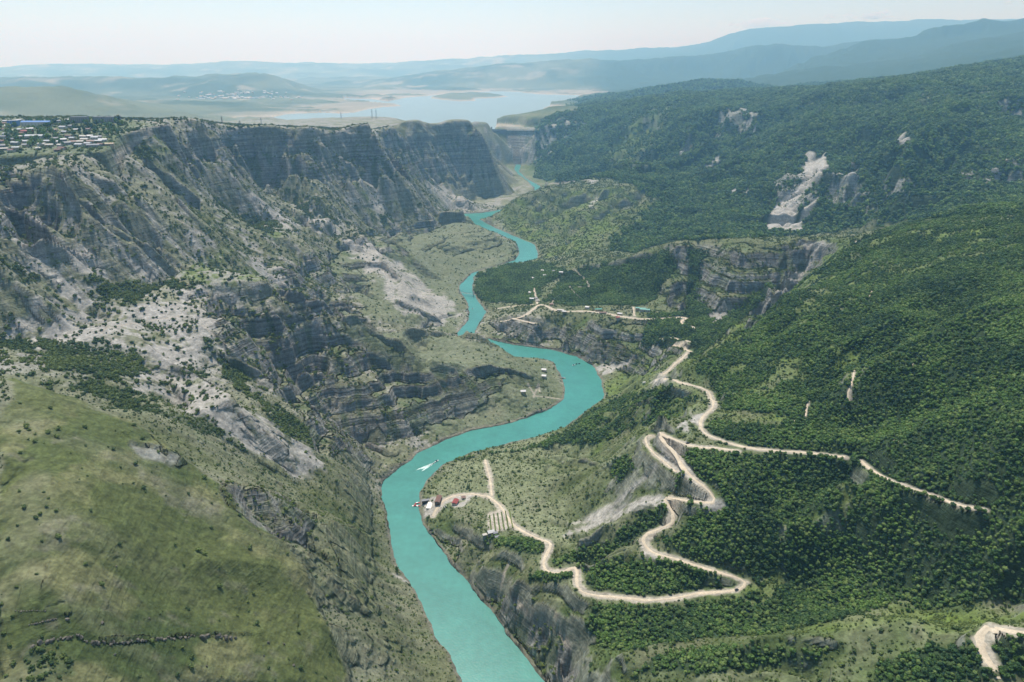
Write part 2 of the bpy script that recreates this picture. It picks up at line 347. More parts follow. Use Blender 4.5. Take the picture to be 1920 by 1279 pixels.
# regions where rock layers show as steps (outlined on the ground)
STRATA = [[(320,535),(400,548),(500,560),(560,575),(640,610),(705,660),(790,690),(880,690),(960,700),(880,760),(760,800),(700,790),(640,800),(560,760),(480,690),(440,660),(390,610)],
 [(640,780),(740,700),(680,700),(600,720),(560,760),(600,830),(700,850)],
 [(650,430),(700,418),(880,408),(985,470),(960,488),(860,480),(760,470),(660,455)],
 [(560,480),(640,450),(700,470),(740,520),(640,540),(560,520)],[(480,470),(560,480),(640,560),(720,590),(640,600),(540,560)],
 [(900,595),(1000,605),(1250,600),(1290,640),(1220,690),(1140,690),(1100,665),(980,645),(900,630)],
 [(1260,460),(1400,450),(1540,450),(1480,520),(1400,570),(1340,640),(1220,590)],
 [(410,890),(540,920),(590,960),(570,1000),(500,1000),(430,950)],
 [(780,610),(880,575),(890,600),(850,622),(790,625)]]
CLIFFS = [[(300,236),(400,240),(500,246),(700,250),(885,232),(940,280),(925,312),(840,325),(760,318),(640,312),(520,315),(430,295),(330,270)],
 [(0,315),(60,325),(100,345),(90,400),(40,420),(0,430)],[(110,340),(150,350),(205,400),(250,430),(200,425),(140,380)],[(235,258),(300,300),(380,360),(360,370),(280,320)],
 [(1345,212),(1395,200),(1430,225),(1400,245),(1340,245)],[(1450,330),(1560,310),(1620,310),(1600,370),(1440,375)],[(1600,335),(1720,325),(1720,370),(1600,375)],[(1800,310),(1920,300),(1920,360),(1850,345)],[(1860,190),(1920,185),(1920,225),(1870,210)],
 [(910,1110),(980,1120),(1060,1160),(1090,1279),(1030,1279),(960,1190)],[(800,985),(860,1000),(850,1060)],[(1350,700),(1360,700),(1355,710)],
 [(940,245),(1050,220),(1100,230),(1010,300),(960,290)],[(1480,450),(1560,455),(1540,480),(1440,560),(1400,600),(1440,520)]]
mst = region(STRATA, h=Hn, seed=1); mcl_c = region(CLIFFS, h=Hn, seed=2); mcl = mcl_c*(1-.75*((X > 150) & (RG > 2200)))
grassy = region([[(0,700),(120,730),(250,785),(380,880),(470,930),(560,1050),(660,1279),(0,1279)]], h=Hn, warp=25)
for _ in range(10): grassy = blur(grassy, 3)
rside = region([[(1100,1279),(1090,1150),(1150,1000),(1250,900),(1300,800),(1340,700),(1600,450),(1920,390),(1920,1279)]], h=Hn, warp=25)
rside = blur(rside, 10)
# spurs (+) and ravines (-) read off the photograph: (course, height, half width)
CREASE = [([(1235,815),(1180,838),(1110,850),(1030,862)],10,26),([(1245,945),(1180,975),(1110,1015),(1040,1045)],16,26),([(1258,965),(1200,1005),(1130,1035),(1060,1058)],-14,22),
 ([(1200,1025),(1150,1045),(1110,1075)],12,20),([(1200,880),(1120,930),(1050,985)],-16,40),([(1240,860),(1190,930),(1130,980),(1070,1010)],-8,20),([(1330,740),(1220,760),(1130,790),(1060,815)],20,35),([(1280,800),(1160,830),(1060,835),(940,850)],-18,35),
 ([(1420,745),(1340,760),(1280,785),(1180,810)],16,25),([(1620,880),(1560,930),(1500,985),(1450,1040)],26,32),([(1680,850),(1560,890),(1500,930),(1440,1000)],-26,32),([(1800,990),(1650,1040),(1520,1060),(1450,1110)],-20,35),([(1920,880),(1800,900),(1700,930),(1600,1010)],20,40),
 ([(1920,560),(1760,640),(1640,700),(1560,760)],18,38),([(1860,520),(1720,590),(1600,660),(1480,730)],-22,42),([(1900,680),(1760,730),(1640,770),(1540,800)],-22,36),([(1700,450),(1620,520),(1520,600),(1430,680)],14,40),([(1640,450),(1560,520),(1480,580),(1400,640)],-14,40),([(1760,560),(1640,620),(1500,690)],12,35),
 ([(1750,430),(1660,490),(1560,560)],-14,45),
 ([(1000,1120),(950,1130)],8,15),([(1100,1160),(1070,1200),(1055,1240)],-16,20),([(1330,1230),(1450,1205),(1600,1225)],12,18),([(1300,1200),(1200,1225),(1130,1250)],8,15),([(1330,1262),(1450,1245),(1560,1262)],-10,15),
 ([(1250,325),(1160,318),(1060,352),(1005,366),(930,402)],22,60),([(1180,345),(1110,375),(1040,420),(990,452)],22,60),([(1135,365),(1060,395),(985,430)],-20,50),([(1250,345),(1180,385),(1110,410),(1040,460)],-28,60),([(1290,360),(1210,385),(1120,425),(1050,475)],20,55),([(1310,395),(1220,430),(1140,455)],-16,50),
 ([(1340,235),(1270,265),(1200,300)],30,80),([(1420,250),(1330,290),(1250,335)],-35,90),([(1480,250),(1400,300),(1320,350)],30,90),([(1250,215),(1170,250),(1090,300)],-35,90),([(1180,215),(1110,245),(1030,300)],32,80),([(1560,380),(1480,400),(1400,420)],14,40),
 ([(1650,240),(1600,290),(1560,330)],-30,80),([(1760,230),(1700,290),(1640,350)],30,80),([(1840,240),(1800,300),(1740,370)],-32,80),
 ([(1290,455),(1240,500),(1215,565)],22,35),([(1320,470),(1290,520),(1270,580)],-22,30),([(1400,455),(1370,520),(1330,580)],10,28),([(1480,460),(1420,530),(1350,600)],-22,35),([(1520,480),(1440,550),(1350,630)],-26,35),
 ([(1250,470),(1130,498),(1060,505)],10,40),([(1240,500),(1160,540),(1060,575)],-8,40),
 ([(230,255),(330,370),(430,470),(520,545)],22,45),([(300,240),(420,350),(520,430)],-30,55),([(350,240),(470,360),(560,440),(640,540)],24,55),([(420,250),(540,360),(620,420)],-26,55),([(500,255),(600,360),(680,440),(780,560)],20,60),([(560,260),(660,350),(720,400)],-24,60),([(640,262),(740,350),(820,395)],24,65),([(720,262),(800,340),(850,380)],-28,65),([(790,255),(860,320),(920,370)],24,65),
 ([(180,300),(230,380),(300,450)],-24,40),([(60,310),(130,370),(200,430),(330,500)],26,35),([(30,330),(80,400),(110,450)],-24,35),([(640,430),(700,490),(780,560),(850,590)],14,35),([(560,440),(640,500),(740,570)],-12,35),([(500,470),(600,560),(700,600)],10,30),([(720,430),(790,490),(850,530)],-10,35),
 ([(577,550),(650,594),(703,634),(800,682)],22,30),([(694,622),(780,628),(860,632),(950,652)],14,26),([(720,560),(790,590),(850,612)],14,28),([(700,415),(800,408),(880,406),(960,450)],14,30),([(880,690),(960,700),(1030,722)],12,26),([(703,660),(740,690),(790,730)],-14,25),([(560,575),(580,640),(600,700),(640,760)],-18,26),([(520,570),(540,620),(560,680)],14,22),([(640,620),(660,680),(690,740)],14,24),([(480,570),(500,640),(540,700)],-10,22),
 ([(366,625),(436,681),(506,709),(562,742),(623,798),(700,850)],14,22),([(430,640),(500,680),(560,720),(640,785),(745,850)],-16,22),([(250,640),(380,760),(500,830),(620,900)],-10,28),([(200,600),(330,690),(450,760),(560,850),(680,890)],9,24),
 ([(450,880),(520,940),(600,985),(720,1010)],12,22),([(400,930),(470,1000),(560,1040),(700,1060)],9,18),([(430,900),(500,960),(540,1000)],-12,14),([(560,960),(590,1010),(640,1070),(730,1080)],-12,20),([(300,1070),(450,1062),(600,1090),(740,1075)],10,24),([(560,1160),(650,1180),(780,1200)],6,18),([(540,1230),(640,1230),(780,1250)],-5,18)]
def resamp(pl, h, step=16):
    g = [hit(x, y, h) for x, y in dens(pl, step, False)]
    out = [g[0]]
    for p in g[1:]:
        if math.dist(p[:2], out[-1][:2]) < 400: out.append(p)
    return out
cre = np.zeros_like(H0)
for pl, amp, wd in CREASE:
    g3 = resamp(pl, Hn)
    d, val = seg_dist(X, Y, g3, pad=wd*3.2, vals=np.linspace(0, 1, len(g3)))
    dw = d*(1+.25*vnoise(X/60, Y/60, 140))
    f = (np.exp(-dw/wd)*.6+np.exp(-(dw/wd)**2)*.4) if amp > 0 else np.exp(-(dw/wd)**2)
    f = np.where(d < 1e6, f-.02, 0)*sstep(-.02, .3, val)*sstep(1.02, .8, val)
    cre += amp*np.maximum(f, 0).astype(np.float32)
cre = cre*sstep(1, 18, H0)*1.25
Hn = Hn+cre
gx, gy = grad(blur(Hn, 4))
hgt_fac = sstep(2, 40, H0)
far_f = sstep(4500, 9000, RG)
dh = np.zeros_like(H0); gxx, gyy = gx.copy(), gy.copy()
cell = (RR*(lr[1]-lr[0]))[:, None]*np.ones((1, NC)); cell = cell.astype(np.float32)
for wl, a, sd in ((950, .07, 1), (330, .085, 2), (170, .12, 3), (88, .13, 4), (42, .12, 5), (20, .10, 6)):
    g_ = np.minimum(np.hypot(gxx, gyy), 1.0)
    A_ = wl*a*np.minimum(g_*1.6, 1)*hgt_fac
    if wl > 500: A_ = A_*far_f
    elif wl > 200: A_ = A_*sstep(1200, 2600, RG)
    elif wl > 100: A_ = A_*(.35+.65*sstep(700, 1500, RG))
    A_ = A_*(1-.72*grassy)*(1-.45*rside)*(1+.9*mcl)*(1+.7*sstep(2400, 3000, RG)*sstep(0, 400, X))
    A_ = A_*sstep(2.2, 5.0, wl/cell)
    A_ = A_*np.clip(.75+.9*fbm(X/(wl*4), Y/(wl*4), 2, 70+sd), .15, 1.6)
    c, ddx, ddy = gully(None, gxx, gyy, wl, 1.0, sd*13)
    # sharpen crests, round the beds
    cc = c*.65-.7*(1-np.abs(c))-.15
    if wl == 42: streak = c.copy()
    if wl == 88: streak2 = c.copy()
    dh += cc*A_; gxx += ddx*A_; gyy += ddy*A_
H = Hn+dh
# rock layers
r2 = np.random.default_rng(5)
zi = [-50.]; zo = [-50.]
while zi[-1] < 900:
    t = r2.choice([6, 9, 14, 22, 38])*r2.uniform(.8, 1.2)
    s_ = t*r2.uniform(.55, .72)      # soft bed: gentle
    zi += [zi[-1]+s_]; zo += [zo[-1]+t*.30]
    zi += [zi[-1]+t-s_]; zo += [zo[-1]+t*.70]
zi = np.array(zi); zo = np.array(zo)
dipz = H+.02*X-.015*Y+5*fbm(X/90, Y/90, 3, 31)
tt = np.interp(dipz, zi, zo).astype(np.float32)-dipz
S = np.clip(mst*1.0+mcl*.55+.10*(1-grassy)*(1-rside), 0, 1.05)*(.45+.55*sstep(-.35, .1, fbm(X/70, Y/70, 3, 33)))
S *= sstep(15, 6, cell)
ledge = S*tt
H = H+ledge*1.25*(1-.5*sstep(.5,1,mst)*sstep(1000,800,RG))
# vertical fluting of the bare cliffs
H += mcl*(np.abs(vnoise(X/26, Y/26, 81))+.5*np.abs(vnoise(X/11, Y/11, 82))-.6)*14*sstep(12, 4, cell)
H += (vnoise(X/7, Y/7, 90)*.5+vnoise(X/3.1, Y/3.1, 91)*.25)*(1-.5*grassy)*sstep(8, 3, cell)*1.3
# the low rock outcrop and small ledges on the grassy hill
LEDGES = [([(70,1205),(110,1195),(150,1192),(180,1202),(210,1205),(260,1200),(300,1196),(345,1192),(400,1188),(440,1190),(500,1192)], 3.2),
          ([(238,832),(280,838),(320,850),(352,868)], 7.0), ([(60,1170),(100,1160),(140,1158)], 2.5), ([(30,1145),(80,1142)], 1.5)]
Hs = H.copy()
for pl, amp in LEDGES:
    g3 = [hit(x, y, Hs) for x, y in dens(pl, 12, False)]
    g3 = np.array(g3); g3 = g3[np.hypot(g3[:, 0]-np.median(g3[:, 0]), g3[:, 1]-np.median(g3[:, 1])) < 200]
    for _ in range(4): g3[1:-1] = g3[1:-1]*.4+(g3[:-2]+g3[2:])*.3
    d, val = seg_dist(X, Y, g3, pad=40, vals=np.linspace(0, 1, len(g3)))
    # signed side: positive uphill
    ax, ay = grad(blur(Hs, 20)) if pl is LEDGES[0][0] else (ax, ay)
    near = d < 22
    cx = np.interp(val, np.linspace(0, 1, len(g3)), [p[0] for p in g3]); cy = np.interp(val, np.linspace(0, 1, len(g3)), [p[1] for p in g3])
    sd = ((X-cx)*ax+(Y-cy)*ay)/(np.hypot(ax, ay)+1e-4)
    ends = sstep(0, .08, val)*sstep(1, .92, val)
    lift = np.where(sd > 0, np.exp(-np.maximum(sd, 0)/14.), np.exp(-(sd/2.0)**2)*.0)
    jag = np.clip(.75+.45*vnoise(X/17, Y/17, 102), 0, 1.3)
    H = H+np.where(near, lift*amp*jag*ends, 0).astype(np.float32)
# the flat land above the left rim keeps its level
fl0 = inpl
fl = sstep(.42, .16, np.hypot(*grad(blur(H0, 3))))*sstep(300, 400, H0)*sstep(1500, 1700, Y)*sstep(100, -100, X)*sstep(6000, 5000, Y)
fl = np.maximum(fl, inpl)
H = H*(1-fl)+(H0+2*fbm(X/60, Y/60, 3, 8))*fl
H = np.where((X < 0) & (Y > 1600) & (Y < 5000) & (H0 > 300), np.minimum(H, H0+6), H)
# water: banks and bed
inr = in_poly(X, Y, riv)
nearr = (RG < 6500)
dr = seg_dist(X, Y, riv, closed=True, pad=45.)
jit = vnoise(X/9, Y/9, 111)*1.6+vnoise(X/22, Y/22, 112)*2.2
sdr = np.where(inr, -dr, dr)+jit*.8*sstep(40, 20, np.minimum(dr, 60))
bankrock = np.clip(.55+.8*vnoise(X/60, Y/60, 113), .12, 1.2)
prof = np.interp(sdr, [-30, -3, 0, 2.5, 7, 14, 30], [-12, -3, -.1, 1.6, 4.5, 7.5, 10]).astype(np.float32)
lowland = 1-.6*sstep(80, 20, np.hypot(X-(-113), Y-900))
H = np.where(sdr < 0, np.minimum(prof, H*.0+prof), H)
k_ = sstep(30, 4, sdr)
H = np.where(sdr >= 0, np.maximum(H*(1-k_*.0), prof*bankrock*lowland+.3), H)
H = np.where((sdr >= 0) & (sdr < 14), np.minimum(H, prof*bankrock*2.2+2.5+np.maximum(sdr-6, 0)*2.5), H)
# lake
inl = in_poly(X, Y, lake) & ~in_poly(X, Y, isle)
dam_y = 5150
lk = (Y > 5250)
lkf = blur(inl.astype(np.float32), 6)
H = np.where(lk & ~inl, np.maximum(H, LAKE+2.5+10*(1-lkf)-np.maximum(5440-Y, 0)*1.1), H)
H = np.where(inl & (Y > 5430), LAKE-6, H)
inisl = in_poly(X, Y, isle)
H = np.where(inisl, LAKE+3+28*np.clip(blur(inisl.astype(np.float32), 14)*1.6-.6, 0, 1)*(1+.5*fbm(X/300, Y/300, 3, 5)), H).astype(np.float32)
H = np.where((Y > 5430) & (Y < 5700) & ~inl & (np.abs(X+190) > 60), np.maximum(H, LAKE+3), H).astype(np.float32)
# ------------------------------------------------------------------ roads: their courses first, so that the ground can be levelled under them
ROADS = [ # name, width, course in the photograph
 ('lower', 6.2, [(812,968),(818,955),(828,940),(850,930),(885,926),(912,930),(932,942),(948,962),(960,984),(985,1000),(1012,1010),(1036,1018),(1027,1035),(1018,1052),(1020,1070),(1045,1073),(1070,1064),(1084,1068),(1080,1090),(1087,1112),(1110,1117),(1150,1118),(1210,1127),(1250,1124),(1300,1115),(1350,1110),(1388,1106),(1402,1096),(1388,1084),(1340,1070),(1290,1057),(1250,1042),(1212,1030),(1201,1020),(1215,1004),(1240,992),(1262,975),(1266,960),(1250,945),(1240,936),(1270,935),(1300,938),(1322,946),(1343,944),(1335,925),(1320,908),(1296,895),(1280,875),(1266,850),(1250,832),(1233,817),(1256,819),(1280,832),(1310,838),(1345,840),(1385,846)]),
 ('upper', 6.6, [(1585,857),(1540,852),(1480,848),(1420,843),(1385,836),(1345,824),(1318,812),(1311,795),(1316,782),(1338,766),(1338,742),(1325,730),(1290,720),(1258,713),(1240,706),(1226,718)]),
 ('switchback', 7, [(1243,702),(1266,682),(1288,664)]), ('switchback', 7, [(1296,660),(1278,652),(1262,650)]), ('switchback', 7, [(1290,640),(1270,633),(1246,631),(1238,636)]),
 ('switchback', 7, [(1306,616),(1284,611),(1272,603),(1292,597),(1286,594),(1250,597),(1205,599),(1165,594),(1140,588),(1110,584),(1080,583),(1055,586),(1035,580),(1015,570),(1005,575),(988,590),(965,598),(938,604)]),
 ('terrace', 5, [(1008,570),(1003,556),(1001,540)]), ('terrace', 5, [(965,598),(985,603),(1005,607)]), ('terrace', 4, [(1190,592),(1186,582),(1188,576)]), ('terrace', 4, [(1000,571),(960,574),(925,580)]),
 ('far', 6.5, [(1614,864),(1622,876),(1640,888),(1670,900),(1710,914),(1750,934),(1800,948),(1842,955)]),
 ('track', 5, [(922,930),(920,905),(914,880),(909,862)]),
 ('corner', 9, [(1925,1188),(1885,1183),(1850,1184),(1833,1196),(1836,1212),(1856,1238),(1872,1275)]),
 ('spur', 4.5, [(1222,817),(1206,822),(1212,835),(1232,855),(1250,872),(1268,885)]),
 ('hidden', 3.4, [(1592,755),(1589,735),(1600,712),(1602,690)]), ('hidden', 3.4, [(1511,780),(1512,765),(1516,752)]), ('hidden', 3.4, [(1605,452),(1606,464),(1614,474)]),
 ('hidden', 3.4, [(1497,788),(1478,791)]),('hidden', 3, [(1674,822),(1692,833)]), ('hidden', 3, [(1630,556),(1634,546)]),('hidden', 3, [(1706,678),(1718,688)]),
 ('slope', 5, [(1143,402),(1146,422),(1136,447),(1140,468),(1150,478)]),
]
roads = []; road_near = np.full(H0.shape, 1e9, np.float32)
for nm, wd, pl in ROADS:
    g = np.array([hit(x, y) for x, y in dens(pl, 5, False)])
    keep = [0]
    for k in range(1, len(g)):
        if math.dist(g[k, :2], g[keep[-1], :2]) < 90+.05*g[k, 1]: keep.append(k)
    g = g[keep]
    for _ in range(3): g[1:-1] = g[1:-1]*.5+(g[:-2]+g[2:])*.25
    # resample evenly
    L = np.r_[0, np.cumsum(np.hypot(np.diff(g[:, 0]), np.diff(g[:, 1])))]
    m = max(3, int(L[-1]/6)); t = np.linspace(0, L[-1], m)
    g = np.stack([np.interp(t, L, g[:, k]) for k in range(3)], 1)
    g[:, 2] = hat(g[:, 0], g[:, 1])
    for _ in range(14): g[1:-1, 2] = g[1:-1, 2]*.5+(g[:-2, 2]+g[2:, 2])*.25
    roads.append((nm, wd, g))
for nm, wd, g in roads:
    c_ = cell if wd > 5.5 else cell
    gs = g[::3] if len(g) > 9 else g
    d, val = seg_dist(X, Y, gs, pad=34, vals=gs[:, 2])
    hw = wd/2+1.6+c_*.8
    k = sstep(hw+9, hw, d)
    k = np.where(d < 1e6, k, 0)
    H = H*(1-k)+val*k
    road_near = np.minimum(road_near, np.where(d < 1e6, d-wd/2+(2.5 if nm == 'hidden' else 0), 1e9))
H = H.astype(np.float32)

# ------------------------------------------------------------------ ground cover map
mcl = mcl_c
gx, gy = grad(H); slope = np.hypot(gx, gy)
sl_s = blur(slope, 1)
def lin(r, g, b):
    f = lambda c: ((c/255+.055)/1.055)**2.4 if c/255 > .04045 else c/255/12.92
    return np.array([f(r), f(g), f(b)], np.float32)
def mix(c, d, k):
    k = np.clip(k, 0, 1)[..., None].astype(np.float32)
    return c*(1-k)+(d if np.ndim(d) > 1 else np.asarray(d, np.float32))*k
n1 = fbm(X/140, Y/140, 4, 201); n2 = fbm(X/38, Y/38, 3, 211); n3 = fbm(X/9, Y/9, 3, 221)*sstep(9, 3, cell); n0 = fbm(X/600, Y/600, 3, 231)
nf = vnoise(X/3.3, Y/3.3, 241)*sstep(6, 2.5, cell)
DRY, OLIVE, LUSH = lin(136,137,106), lin(100,108,62), lin(84,108,48)
ROCKD, ROCKL, SCREE, DIRT = lin(150,149,140), lin(160,156,145), lin(172,167,155), lin(200,188,166)
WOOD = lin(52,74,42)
SCR = [[(0,455),(50,448),(75,420),(85,430),(95,450),(160,480),(205,515),(180,520),(110,500),(40,487),(0,478)],[(228,455),(240,470),(300,508),(280,515),(232,505),(222,480)],
 [(10,590),(60,560),(90,600),(150,560),(165,545),(210,575),(320,560),(345,600),(400,620),(420,680),(330,690),(260,640),(170,660),(110,640),(60,650)],[(220,700),(300,705),(400,720),(500,790),(600,860),(560,880),(450,830),(380,790),(300,740),(230,730)],
 [(320,535),(400,548),(470,552),(450,575),(400,590),(410,640),(440,670),(420,668),(370,620),(330,565)],[(100,530),(160,545),(140,560),(60,570)],
 [(430,350),(470,360),(560,425),(545,430),(450,385)],[(565,385),(600,400),(650,428),(620,430),(560,405)],[(330,420),(345,415),(400,470),(380,475)],[(640,320),(660,330),(760,400),(720,405)],[(790,335),(830,350),(900,400),(860,395)],
 [(640,440),(700,460),(800,540),(850,570),(820,580),(740,540),(660,490)],[(700,520),(780,530),(860,590),(840,612),(760,590)],[(0,690),(20,680),(30,700)],
 [(510,860),(560,890),(545,895)],[(480,480),(520,500),(560,530),(500,540),(470,500)]]
LSL = [[(1508,290),(1530,284),(1548,292),(1550,315),(1535,335),(1515,355),(1500,372),(1496,400),(1488,432),(1434,432),(1442,405),(1465,378),(1490,358),(1508,335),(1504,318)],[(1508,290),(1530,284),(1548,292),(1550,312),(1538,330),(1520,328),(1504,318)],[(1505,345),(1512,350),(1494,376),(1498,385),(1488,432),(1434,432),(1440,408),(1462,380),(1490,360)],[(1528,370),(1534,374),(1520,400),(1496,432),(1486,430),(1510,392)],
 [(1405,350),(1408,356),(1400,366),(1394,362)],[(1375,352),(1380,356),(1374,366),(1366,364)],[(1350,292),(1354,296),(1322,318),(1318,314)],[(1292,268),(1298,272),(1272,300),(1266,298)],[(1688,245),(1696,258),(1704,275),(1692,278),(1684,272)],[(1605,305),(1612,310),(1585,345),(1580,340)],
 [(1112,362),(1120,364),(1114,385),(1104,402),(1108,380)],[(1094,338),(1120,340),(1108,346)],[(1540,460),(1560,458),(1480,540),(1420,590),(1410,590),(1470,530)],[(1500,452),(1560,468),(1550,475),(1500,465)],[(1325,590),(1360,570),(1380,575),(1340,610)],
 [(1110,688),(1155,682),(1190,668),(1180,682),(1140,700),(1124,706)],
 [(1232,925),(1250,945),(1200,955),(1120,985),(1060,1010),(1055,1006),(1120,970),(1190,935)],[(1195,1015),(1215,1030),(1240,1050),(1225,1052),(1200,1045)],[(1120,975),(1060,985),(1150,940),(1200,900),(1230,870),(1240,875),(1190,920)],
 [(1275,780),(1312,775),(1335,768),(1322,785),(1308,800),(1296,792)],[(1270,795),(1290,785),(1290,810),(1262,808)],[(1222,815),(1250,815),(1300,880),(1340,945),(1300,905),(1270,890),(1240,860)],[(1290,935),(1350,935),(1360,952),(1335,960),(1310,945)],[(1235,702),(1245,700),(1262,718),(1225,722),(1215,720)],
 [(788,935),(810,930),(835,935),(850,928),(900,928),(830,945),(820,965),(795,970),(788,950)],[(846,935),(880,932),(872,948),(850,950)],[(915,965),(945,955),(962,985),(950,992),(915,998)],[(775,850),(785,850),(780,862)],[(735,1075),(765,1085),(775,1100),(745,1085)],[(0,250),(0,251),(1,250)]]
GRN = [[(500,430),(550,402),(545,440),(515,446),(490,442)],[(250,230),(300,250),(330,300),(260,270),(225,250)],[(400,500),(520,510),(560,535),(430,540),(330,520),(400,470),(430,440)],[(680,340),(760,380),(720,400),(660,360)],[(130,440),(200,400)]][:4]
MEAD = [[(1340,770),(1480,785),(1460,800),(1330,790)],[(1350,700),(1600,655),(1650,690),(1500,730),(1380,765),(1345,745)],[(1380,1130),(1480,1100),(1480,1040),(1420,1050),(1410,1090),(1330,1125)],[(1430,1165),(1640,1145),(1900,1150),(1920,1180),(1700,1190),(1500,1180)],
  [(1180,720),(1300,735),(1330,745),(1300,775),(1200,800),(1100,830),(1150,780)],[(1120,715),(1200,670),(1230,700),(1200,740),(1130,745)],[(1600,880),(1640,880),(1520,1010),(1480,1000)],[(1500,560),(1700,420),(1920,400),(1920,470),(1700,520),(1500,620)],[(1240,700),(1600,450),(1640,455),(1560,500),(1400,620),(1290,690)],
  [(1040,460),(1140,400),(1240,380),(1200,420),(1080,480),(1030,480)],[(900,400),(1000,370),(1200,340),(1180,370),(1050,440),(1000,460)],[(1190,330),(1260,200),(1190,210),(1130,300)]]
F_NEAR = [[(2160,400),(1920,392),(1700,418),(1600,448),(1560,482),(1450,572),(1300,690),(1345,735),(1350,762),(1480,785),(1460,800),(1335,788),(1325,812),(1400,835),(1580,850),(1400,852),(1290,845),(1275,862),(1290,890),(1340,915),(1365,950),(1310,962),(1240,1010),(1262,1038),(1400,1082),(1420,1100),(1380,1125),(1250,1138),(1110,1135),(1095,1170),(1120,1215),(1180,1222),(1300,1200),(1440,1190),(1620,1150),(1800,1136),(2160,1135)],
 [(1205,1040),(1290,1065),(1385,1092),(1300,1108),(1215,1118),(1110,1108),(1098,1085),(1110,1062),(1150,1045)],[(1258,948),(1262,972),(1215,1000),(1110,1054),(1048,1062),(1040,1052),(1130,1015),(1180,985)],[(1300,945),(1345,955),(1250,945)],
 [(1245,1232),(1320,1218),(1420,1216),(1550,1222),(1520,1235),(1380,1258),(1290,1262),(1180,1268)],[(1640,1279),(1640,1250),(1730,1215),(1830,1212),(1850,1250),(1866,1279)],[(1852,1195),(2160,1200),(2160,1279),(1880,1279)],
 [(1100,775),(1160,745),(1230,735),(1320,745),(1260,780),(1160,815),(1070,835),(920,850),(870,862),(840,860),(980,845),(1060,810)],[(1260,850),(1315,915),(1335,935),(1270,895)],[(1325,795),(1400,800),(1480,800),(1590,850),(1400,838),(1335,812)],
 [(1120,1060),(1000,1075),(985,1085),(1010,1092),(1060,1085)],[(900,1010),(985,1010),(1030,1030),(1015,1040),(960,1030)],[(1145,870),(1175,850),(1190,880),(1160,905)]]
F_DELTA = [[(890,515),(935,500),(1010,490),(1060,508),(1015,540),(1000,572),(930,568),(905,565),(886,545)],[(1060,512),(1130,500),(1250,470),(1265,500),(1215,572),(1100,572),(1060,575),(1020,565),(1040,540)],[(1220,590),(1290,585),(1340,605),(1280,650),(1200,650)],[(1290,460),(1320,470),(1300,560),(1340,590),(1400,560),(1470,520),(1300,680),(1290,640)]]
F_MID = [[(1000,240),(1040,214),(1200,196),(1500,182),(1700,155),(1920,118),(2160,108),(2160,392),(1700,412),(1530,440),(1260,452),(1190,475),(1150,470),(1140,440),(1230,385),(1190,350),(1130,330),(1060,345),(1010,335),(1000,300)]]
SHRUB_D = [[(80,640),(150,640),(250,655),(265,690),(230,715),(150,710),(80,690)],[(140,515),(200,512),(330,525),(420,545),(330,540),(300,535),(280,560),(260,570),(250,600),(300,625),(255,620),(220,560),(170,530)],[(0,620),(60,640),(80,670),(0,660)],[(0,500),(60,500),(70,525),(0,540)],[(120,720),(260,770),(340,790),(300,770),(200,715)],[(390,620),(470,720),(500,760),(460,740),(380,660)],[(300,770),(400,790),(480,850),(430,840),(330,790)],[(160,545),(210,560),(190,600),(170,590)],
 [(470,740),(540,770),(600,840),(520,810)],[(240,232),(300,300),(360,350),(330,350),(250,290)],[(520,350),(600,390),(640,420),(560,400)],[(380,330),(520,430),(480,430),(380,360)],[(460,395),(515,410),(510,440),(470,430)],[(700,385),(760,420),(720,420)],[(60,1220),(130,1225),(140,1279),(60,1279)]]
m_scr = blur(region(SCR, warp=30, seed=3), 2); m_lsl = region(LSL, warp=9, seed=4); m_grn = blur(region(GRN, warp=16, seed=5), 4); m_mead = blur(region(MEAD, warp=45, seed=6), 8)
f_near = region(F_NEAR, warp=13, seed=7); f_delta = region(F_DELTA, warp=10, seed=8); f_mid = region(F_MID, warp=14, seed=9); m_shr = region(SHRUB_D, warp=26, seed=10)
f_mid = np.maximum(f_mid, sstep(500, 800, X)*sstep(4000, 4200, RG)*(RG < 6900))
f_near = f_near*(1-sstep(.25, .6, m_mead)*sstep(-.2, .25, fbm(X/45, Y/45, 3, 251))*.9)
f_mid = f_mid*(1-sstep(.35, .6, m_mead)*.8)*(1-.93*sstep(.3, .6, mcl)*sstep(-.3, .05, n2+.3*n3))
right = sstep(-60, 60, X-np.interp(Y, [300,616,700,800,900,1000,1150,1400,1700,2000,2400,2700,3400,4200,5300], [60,-20,-60,-115,-170,-190,-90,130,120,-120,-60,30,-100,150,-120]))
farm = sstep(5200, 6500, RG)
# grassland
c = np.zeros(X.shape+(3,), np.float32)+DRY
c = mix(c, OLIVE, .5+1.1*n1+.5*n2+.35*right)
PROM = blur(region([[(800,940),(830,875),(950,835),(1060,805),(1120,775),(1150,790),(1100,840),(1230,812),(1240,870),(1180,960),(1080,1050),(1000,1000),(920,960)],[(1140,745),(1120,715),(1180,690),(1240,700),(1320,740),(1310,775),(1200,800)],[(1000,1120),(1040,1060),(1250,950),(1260,990),(1120,1070),(1090,1110),(1040,1160)]], warp=20, seed=31), 5)
c = mix(c, LUSH, right*(1-.6*PROM)*(.35+.8*n2+.5*n0))
c = mix(c, lin(128,138,92), PROM*(.45+.6*n2+.5*streak))
# hollows of the gullies greener, ribs paler
c = mix(c, LUSH*.85, np.clip(-streak*.9-.1, 0, 1)*.55*(1-grassy))
c = mix(c, DRY*1.1, np.clip(streak*.9-.1, 0, 1)*.4*(1-grassy))
